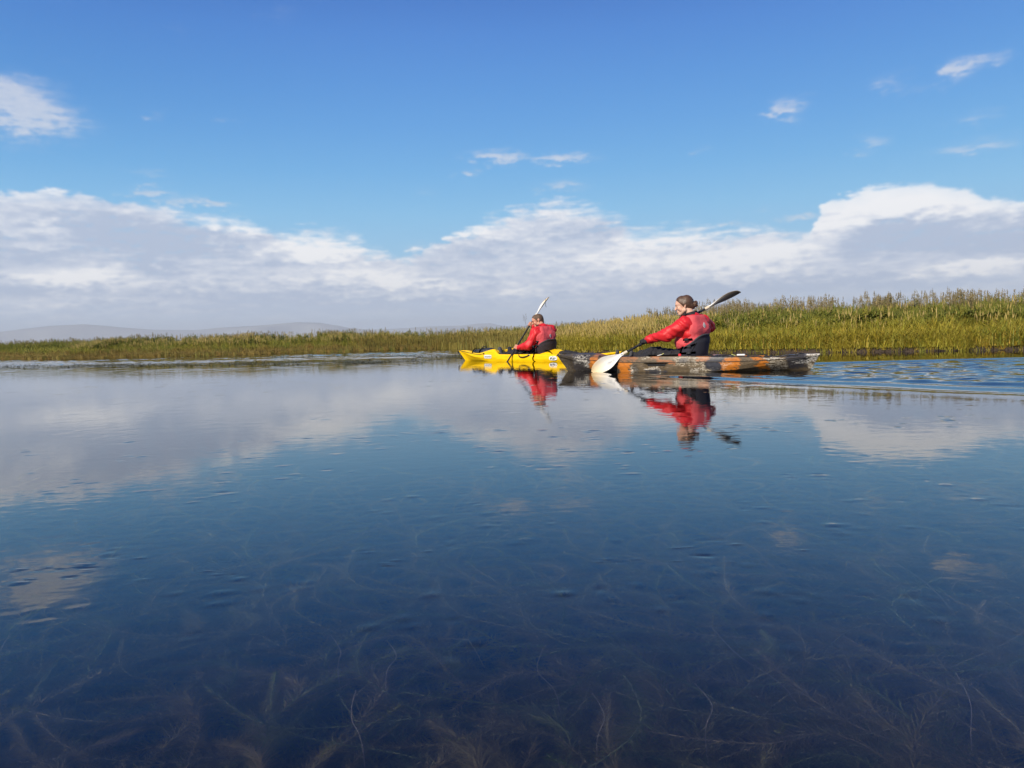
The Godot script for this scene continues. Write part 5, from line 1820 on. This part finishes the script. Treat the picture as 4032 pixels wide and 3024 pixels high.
	vest_emblem(vest, Vector3(-0.30, 0.560, -0.02), Vector3(-1.0, 0.16, -0.55), 0.036)
	part("shoulder_strap", strap_band(curve([Vector3(-0.02, 0.60, -0.08), Vector3(-0.075, 0.680, -0.09), Vector3(-0.15, 0.700, -0.095), Vector3(-0.22, 0.680, -0.09)], 4), 0.042, 0.012, Vector3(0.25, 0.1, -1)), M.black_cloth, vest)
	part("buckle", block(Vector3(0.045, 0.026, 0.036), 0.006), M.black_plastic, vest, Transform3D(Basis(Vector3.BACK, 0.25), Vector3(-0.125, 0.706, -0.096)))
	part("side_buckle", block(Vector3(0.05, 0.034, 0.026), 0.006), M.black_plastic, vest, Transform3D(Basis(Vector3.UP, 0.2), Vector3(-0.165, 0.395, -0.215)))
	part("side_strap", strap_band([Vector3(-0.235, 0.40, -0.20), Vector3(-0.17, 0.393, -0.212), Vector3(-0.12, 0.389, -0.205)], 0.024, 0.006, Vector3.UP), M.black_cloth, vest)
	var tr := []
	for i in 2:
		tr.append(cap(hips[i], knees[i], 0.098, 0.070))
		tr.append(cap(knees[i], ankles[i], 0.068, 0.052))
	tr.append(cap(hips[0], hips[1], 0.11, 0.11))
	part("trousers", field_mesh(tr, 0.011, 0.04, {"folds": true, "amp": 0.020, "freq": Vector3(12, 8, 8)}), M.black_cloth, w)
	for i in 2:
		part("boot", field_mesh([cap(ankles[i] + Vector3(0.02, -0.01, 0), ankles[i] + Vector3(0.045, 0.0, 0), 0.046, 0.044), cap(ankles[i] + Vector3(0.04, 0.0, 0), ankles[i] + Vector3(0.025, 0.125, 0), 0.042, 0.030, Vector3.RIGHT, 0.8)], 0.009, 0.03), M.boot_grey, w)
	part("glove", field_mesh(hand_prims(lg, shaft, lw, Vector3(0, 0.3, -1), 0.003), 0.0045, 0.008), M.black_cloth, w)
	part("glove", field_mesh(hand_prims(rg, shaft, rw, Vector3(0.3, 0.5, -0.6), 0.003), 0.0045, 0.008), M.black_cloth, w)


func man() -> void:
	var w := thing("person", "person with short hair and bare hands, red jacket and vest, seated in the yellow kayak", "person", frame(YELLOW_AT, YELLOW_FORWARD))
	var ls := Vector3(-0.275, 0.550, -0.182)
	var le := Vector3(-0.165, 0.305, -0.285)
	var lw := Vector3(0.105, 0.265, -0.268)
	var lg := Vector3(0.173, 0.269, -0.264)
	var rs := Vector3(-0.335, 0.575, 0.185)
	var re := Vector3(-0.10, 0.50, 0.27)
	var rw := Vector3(0.045, 0.650, 0.115)
	var rg := Vector3(0.092, 0.706, 0.071)
	var shaft := Vector3(-0.229, 1.237, 0.95).normalized()
	var across := Vector3(-0.15, 0, 0.99)
	var neck := Vector3(-0.285, 0.635, 0.0)
	var hc := Vector3(-0.165, 0.765, -0.005)
	var hb := head_basis(Vector3(0.66, -0.32, -0.70), 0.05)
	var hips := [Vector3(-0.31, 0.145, -0.095), Vector3(-0.31, 0.145, 0.095)]
	var knees := [Vector3(0.16, 0.185, -0.15), Vector3(0.15, 0.20, 0.15)]
	var ankles := [Vector3(0.74, 0.10, -0.07), Vector3(0.66, 0.10, 0.13)]
	var waist := Vector3(-0.315, 0.29, 0)
	var chest := Vector3(-0.310, 0.465, 0)
	var skin := [cap(hips[0], hips[1], 0.10, 0.10), cap(waist - across * 0.06, waist + across * 0.06, 0.105, 0.105), cap(chest - across * 0.085, chest + across * 0.085, 0.11, 0.11), cap(ls, rs, 0.062, 0.062), cap(chest, neck, 0.095, 0.06), cap(waist, hips[0].lerp(hips[1], 0.5), 0.11, 0.11),
		cap(ls, le, 0.052, 0.042), cap(le, lw, 0.042, 0.029), cap(rs, re, 0.052, 0.042), cap(re, rw, 0.042, 0.029)]
	for i in 2:
		skin.append(cap(hips[i], knees[i], 0.08, 0.058))
		skin.append(cap(knees[i], ankles[i], 0.058, 0.038))
		skin.append(cap(ankles[i] + Vector3(0.03, 0, 0), ankles[i] + Vector3(0.03, 0.10, 0), 0.026, 0.02))
	var body := part("body", join_fields([field(skin, 0.014, 0.05), field(head_prims(hc, hb, neck, 1.04), 0.0045, 0.016), field(hand_prims(lg, shaft, lw, Vector3(0.2, 0.3, -1)), 0.0045, 0.008), field(hand_prims(rg, shaft, rw, Vector3(0.5, 0.5, -0.6)), 0.0045, 0.008)]), M.skin_ruddy, w)
	face_parts(w, body, hc, hb, M.hair_short, M.skin_ruddy)
	var H := func(x: float, y: float, z: float) -> Vector3: return hc + hb * Vector3(x, y, z)
	var line := hb * Vector3(0.82, -0.57, 0)
	part("hair", field_mesh([cap(H.call(-0.034, 0.034, 0), H.call(0.012, 0.044, 0), 0.094, 0.084, hb.z, 0.86), cap(H.call(-0.065, -0.02, 0), H.call(-0.068, -0.05, 0), 0.056, 0.046), cap(H.call(0.012, 0.0, -0.068), H.call(0.014, -0.03, -0.064), 0.013, 0.009), cap(H.call(0.012, 0.0, 0.068), H.call(0.014, -0.03, 0.064), 0.013, 0.009)], 0.005, 0.018, {"amp": 0.007, "freq": Vector3(80, 50, 80), "cuts": [[line, line.dot(hc) + 0.012], [hb * Vector3(0.25, -1, 0), (hb * Vector3(0.25, -1, 0)).dot(hc) + 0.068]]}), M.hair_short, w)
	var sleeves := [cap(hips[0] + Vector3(-0.01, 0.03, 0), hips[1] + Vector3(-0.01, 0.03, 0), 0.118, 0.118), cap(waist - across * 0.07, waist + across * 0.07, 0.128, 0.128), cap(chest - across * 0.095, chest + across * 0.095, 0.13, 0.13), cap(waist, chest, 0.125, 0.125), cap(ls, rs, 0.076, 0.076), cap(chest + Vector3(0.01, 0.06, 0), neck, 0.10, 0.072), cap(neck + Vector3(0, -0.005, 0), ls, 0.064, 0.08), cap(neck + Vector3(0, -0.005, 0), rs, 0.064, 0.08),
		cap(ls, le, 0.085, 0.081), cap(le, lw, 0.078, 0.048), cap(rs, re, 0.09, 0.076), cap(re, rw, 0.074, 0.046)]
	var jacket := part("jacket", field_mesh(sleeves, 0.0115, 0.045, {"folds": true, "amp": 0.018, "freq": Vector3(9, 4.5, 6)}), M.jacket_red, w)
	part("collar", field_mesh([cap(neck + Vector3(0.010, 0.012, 0), neck + Vector3(0.055, 0.068, 0), 0.078, 0.07)], 0.008, 0.02, {"cuts": [[Vector3(0.30, 1, 0), (neck + Vector3(0.045, 0.062, 0)).dot(Vector3(0.30, 1, 0))]]}), M.black_cloth, jacket)
	var vb := chest + Vector3(-0.012, 0.005, 0)
	var vest := part("vest", field_mesh([cap(vb - across * 0.10, vb + across * 0.10, 0.148, 0.148), cap(vb + Vector3(0.0, 0.11, 0) - across * 0.085, vb + Vector3(0.0, 0.11, 0) + across * 0.085, 0.102, 0.102), cap(waist + Vector3(0.06, 0.07, 0) - across * 0.07, waist + Vector3(0.06, 0.07, 0) + across * 0.07, 0.130, 0.130), cap(waist + Vector3(-0.02, 0.07, 0) - across * 0.075, waist + Vector3(-0.02, 0.07, 0) + across * 0.075, 0.138, 0.138),
		cap(ls + Vector3(0.01, -0.03, -0.055), ls + Vector3(0.03, -0.20, -0.07), 0.080, 0.06, Vector3.ZERO, 1.0, true), cap(rs + Vector3(0.01, -0.02, 0.06), rs + Vector3(0.03, -0.16, 0.06), 0.080, 0.06, Vector3.ZERO, 1.0, true)],
		0.011, 0.03, {"amp": 0.012, "freq": Vector3(9, 9, 9), "cuts": [[Vector3(0, -1, 0), -0.285], [Vector3(0, 1, 0), 0.660]]}), M.vest_red, w)
	vest_emblem(vest, Vector3(-0.458, 0.475, 0.0), Vector3(-1.0, 0.10, -0.10), 0.034)
	for s in [-1.0, 1.0]:
		part("shoulder_strap", strap_band(curve([Vector3(-0.19, 0.60, s * 0.10), Vector3(-0.235, 0.655, s * 0.105), Vector3(-0.30, 0.667, s * 0.105), Vector3(-0.36, 0.640, s * 0.10)], 4), 0.042, 0.012, Vector3(0, 0.1, 1)), M.black_cloth, vest)
	part("buckle", block(Vector3(0.045, 0.026, 0.036), 0.006), M.black_plastic, vest, Transform3D(Basis(Vector3.BACK, 0.35), Vector3(-0.245, 0.668, -0.108)))
	part("side_buckle", block(Vector3(0.05, 0.034, 0.026), 0.006), M.black_plastic, vest, Transform3D(Basis(Vector3.UP, 0.2), Vector3(-0.335, 0.375, -0.215)))
	part("side_strap", strap_band([Vector3(-0.355, 0.37, -0.208), Vector3(-0.33, 0.34, -0.235), Vector3(-0.32, 0.27, -0.265)], 0.026, 0.006, Vector3.RIGHT), M.grey_strap, vest)
	var tr := []
	for i in 2:
		tr.append(cap(hips[i], knees[i], 0.098, 0.072))
		tr.append(cap(knees[i], ankles[i], 0.070, 0.052))
	tr.append(cap(hips[0], hips[1], 0.11, 0.11))
	part("trousers", field_mesh(tr, 0.012, 0.04, {"folds": true, "amp": 0.02, "freq": Vector3(12, 8, 8)}), M.black_cloth, w)
	for i in 2:
		part("boot", field_mesh([cap(ankles[i] + Vector3(0.02, -0.01, 0), ankles[i] + Vector3(0.045, 0.0, 0), 0.056, 0.052), cap(ankles[i] + Vector3(0.04, 0.0, 0), ankles[i] + Vector3(0.065, 0.135, 0), 0.056, 0.044)], 0.009, 0.03), M.boot_grey if i == 0 else M.black_cloth, w)


# ---------------------------------------------------------------- paddles

func blade(root: Vector3, dir: Vector3, face: Vector3, len: float, half: float, front: Material, back: Material) -> ArrayMesh:
	var d := dir.normalized()
	var n := (face - d * d.dot(face)).normalized()
	var s := d.cross(n).normalized()
	var v := PackedVector3Array()
	var uv := PackedVector2Array()
	var idx := PackedInt32Array()
	var nt := 19
	var ns := 11
	for layer in 2:
		for i in nt:
			var t := i / float(nt - 1)
			var hw := tab(t, [[0.0, 0.20], [0.10, 0.23], [0.22, 0.48], [0.42, 0.88], [0.58, 1.0], [0.78, 0.84], [0.91, 0.54], [1.0, 0.05]]) * half
			for j in ns:
				var q := j / float(ns - 1) * 2.0 - 1.0
				var cup := -0.034 * t * t - 0.010 * (1.0 - q * q) * sin(PI * t) + 0.22 * hw * q * q
				var thick := (0.0035 + 0.014 * pow(1.0 - t, 6.0)) * (1.0 - 0.55 * q * q)
				var rib := 0.007 * exp(-q * q * 90.0) * (1.0 - t)
				var skew := 0.012 * sin(PI * t) * q * q
				v.append(root + d * (len * t + skew) + s * hw * q + n * (cup + (thick + rib if layer == 0 else -thick)))
				uv.append(Vector2(t, j / float(ns - 1)))
	for layer in 2:
		for i in nt - 1:
			for j in ns - 1:
				var a := layer * nt * ns + i * ns + j
				var q := [a, a + 1, a + ns, a + 1, a + ns + 1, a + ns]
				if layer:
					q.reverse()
				idx.append_array(q)
	for i in nt - 1:
		for e in [0, ns - 1]:
			var a: int = i * ns + e
			var b: int = a + nt * ns
			var q := [a, a + ns, b, a + ns, b + ns, b]
			if e == ns - 1:
				q.reverse()
			idx.append_array(q)
	var nn := smooth(v, idx)
	if nn[nt / 2 * ns + ns / 2].dot(n) < 0:
		for i in nn.size():
			nn[i] = -nn[i]
		for i in range(0, idx.size(), 3):
			var t := idx[i + 1]
			idx[i + 1] = idx[i + 2]
			idx[i + 2] = t
	var split := (nt - 1) * (ns - 1) * 6
	var m := array_mesh(v, nn, idx.slice(0, split) + idx.slice(split * 2), uv)
	var a := []
	a.resize(Mesh.ARRAY_MAX)
	a[Mesh.ARRAY_VERTEX] = v
	a[Mesh.ARRAY_NORMAL] = nn
	a[Mesh.ARRAY_TEX_UV] = uv
	a[Mesh.ARRAY_INDEX] = idx.slice(split, split * 2)
	m.add_surface_from_arrays(Mesh.PRIMITIVE_TRIANGLES, a)
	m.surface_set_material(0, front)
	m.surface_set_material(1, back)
	return m


func make_paddle(label: String, at: Transform3D, p0: Vector3, p1: Vector3, face0: Vector3, face1: Vector3, m: Material, back1: Material) -> Node3D:
	var o := thing("paddle", label, "paddle", at)
	var d := (p1 - p0).normalized()
	var blen := 0.47
	part("shaft", tube([p0 + d * (blen - 0.03), p1 - d * (blen - 0.03)], [0.0155], 12), M.black_plastic, o)
	var b0 := part("blade", blade(p0 + d * blen, -d, face0, blen, 0.092, m, m), null, o)
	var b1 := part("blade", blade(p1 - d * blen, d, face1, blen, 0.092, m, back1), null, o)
	part("sleeve", tube([p0 + d * (blen - 0.005), p0 + d * (blen + 0.055)], [0.0215, 0.0205], 12), m, b0)
	part("sleeve", tube([p1 - d * (blen - 0.005), p1 - d * (blen + 0.055)], [0.0215, 0.0205], 12), m, b1)
	part("drip_ring", tube([p0 + d * (blen + 0.24), p0 + d * (blen + 0.258)], [0.024, 0.024], 12), M.black_plastic, o)
	part("drip_ring", tube([p1 - d * (blen + 0.24), p1 - d * (blen + 0.258)], [0.024, 0.024], 12), M.black_plastic, o)
	return o


func paddles() -> void:
	var ramp := Gradient.new()  # near white at the root, ochre towards the tip
	ramp.offsets = PackedFloat32Array([0.0, 0.55, 0.85, 1.0])
	ramp.colors = PackedColorArray([lin(0.80, 0.80, 0.78), lin(0.78, 0.75, 0.68), lin(0.74, 0.60, 0.38), lin(0.60, 0.43, 0.20)])
	var tip_tones := GradientTexture2D.new()
	tip_tones.gradient = ramp
	tip_tones.width = 256
	tip_tones.height = 8
	mat("blade_white", Color.WHITE, 0.38, {"albedo_texture": tip_tones})
	var ramp2 := Gradient.new()  # duller blade face: grey at the root, darker brown towards the tip
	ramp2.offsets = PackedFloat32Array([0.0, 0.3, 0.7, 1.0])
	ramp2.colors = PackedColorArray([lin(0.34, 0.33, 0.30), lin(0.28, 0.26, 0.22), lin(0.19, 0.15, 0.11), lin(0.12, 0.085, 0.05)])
	var dull_tones := GradientTexture2D.new()
	dull_tones.gradient = ramp2
	dull_tones.width = 256
	dull_tones.height = 8
	mat("blade_dull", Color.WHITE, 0.45, {"albedo_texture": dull_tones})
	var at := frame(CAMO_AT, CAMO_FORWARD)
	var p0 := Vector3(0.99, 0.020, -0.5)
	var p1 := Vector3(-0.661, 1.012, 0.6)
	var d := (p1 - p0).normalized()
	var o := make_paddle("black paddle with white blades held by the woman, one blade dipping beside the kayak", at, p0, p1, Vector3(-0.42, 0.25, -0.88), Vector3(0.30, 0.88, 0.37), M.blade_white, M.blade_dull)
	var n := Vector3(-0.42, 0.25, -0.88)
	n = (n - d * d.dot(n)).normalized()
	var low: MeshInstance3D = o.get_node("blade")
	var c := p0 + d * 0.26 + n * 0.0065 + n.cross(d).normalized() * -0.040
	var along := d if true else -d
	part("lettering", lettering("CABLE 22", 0.026, "Droid Sans"), M.ink_blue, low, facing(c + Vector3(0, 0.030, 0), along, n))
	at = frame(YELLOW_AT, YELLOW_FORWARD)
	var w0 := Vector3(0.218, 0.027, -0.45)
	var w1 := Vector3(-0.011, 1.264, 0.5)
	var dir := (w1 - w0).normalized()
	var man_paddle := make_paddle("black paddle with white blades held upright by the man, its lower blade under water", at, w1 - dir * 2.15, w1, Vector3(0.9, 0.1, -0.1), Vector3(0.47, 0.05, -0.90), M.blade_white, M.blade_white)
	var t := w1 - dir * 0.10
	part("weed_strand", tube(curve([t + Vector3(-0.01, 0.02, -0.01), t + Vector3(-0.012, -0.02, -0.02), t + Vector3(-0.02, -0.10, -0.022), t + Vector3(-0.03, -0.15, -0.02)], 4), [0.006, 0.004], 5), M.rope_black, man_paddle)
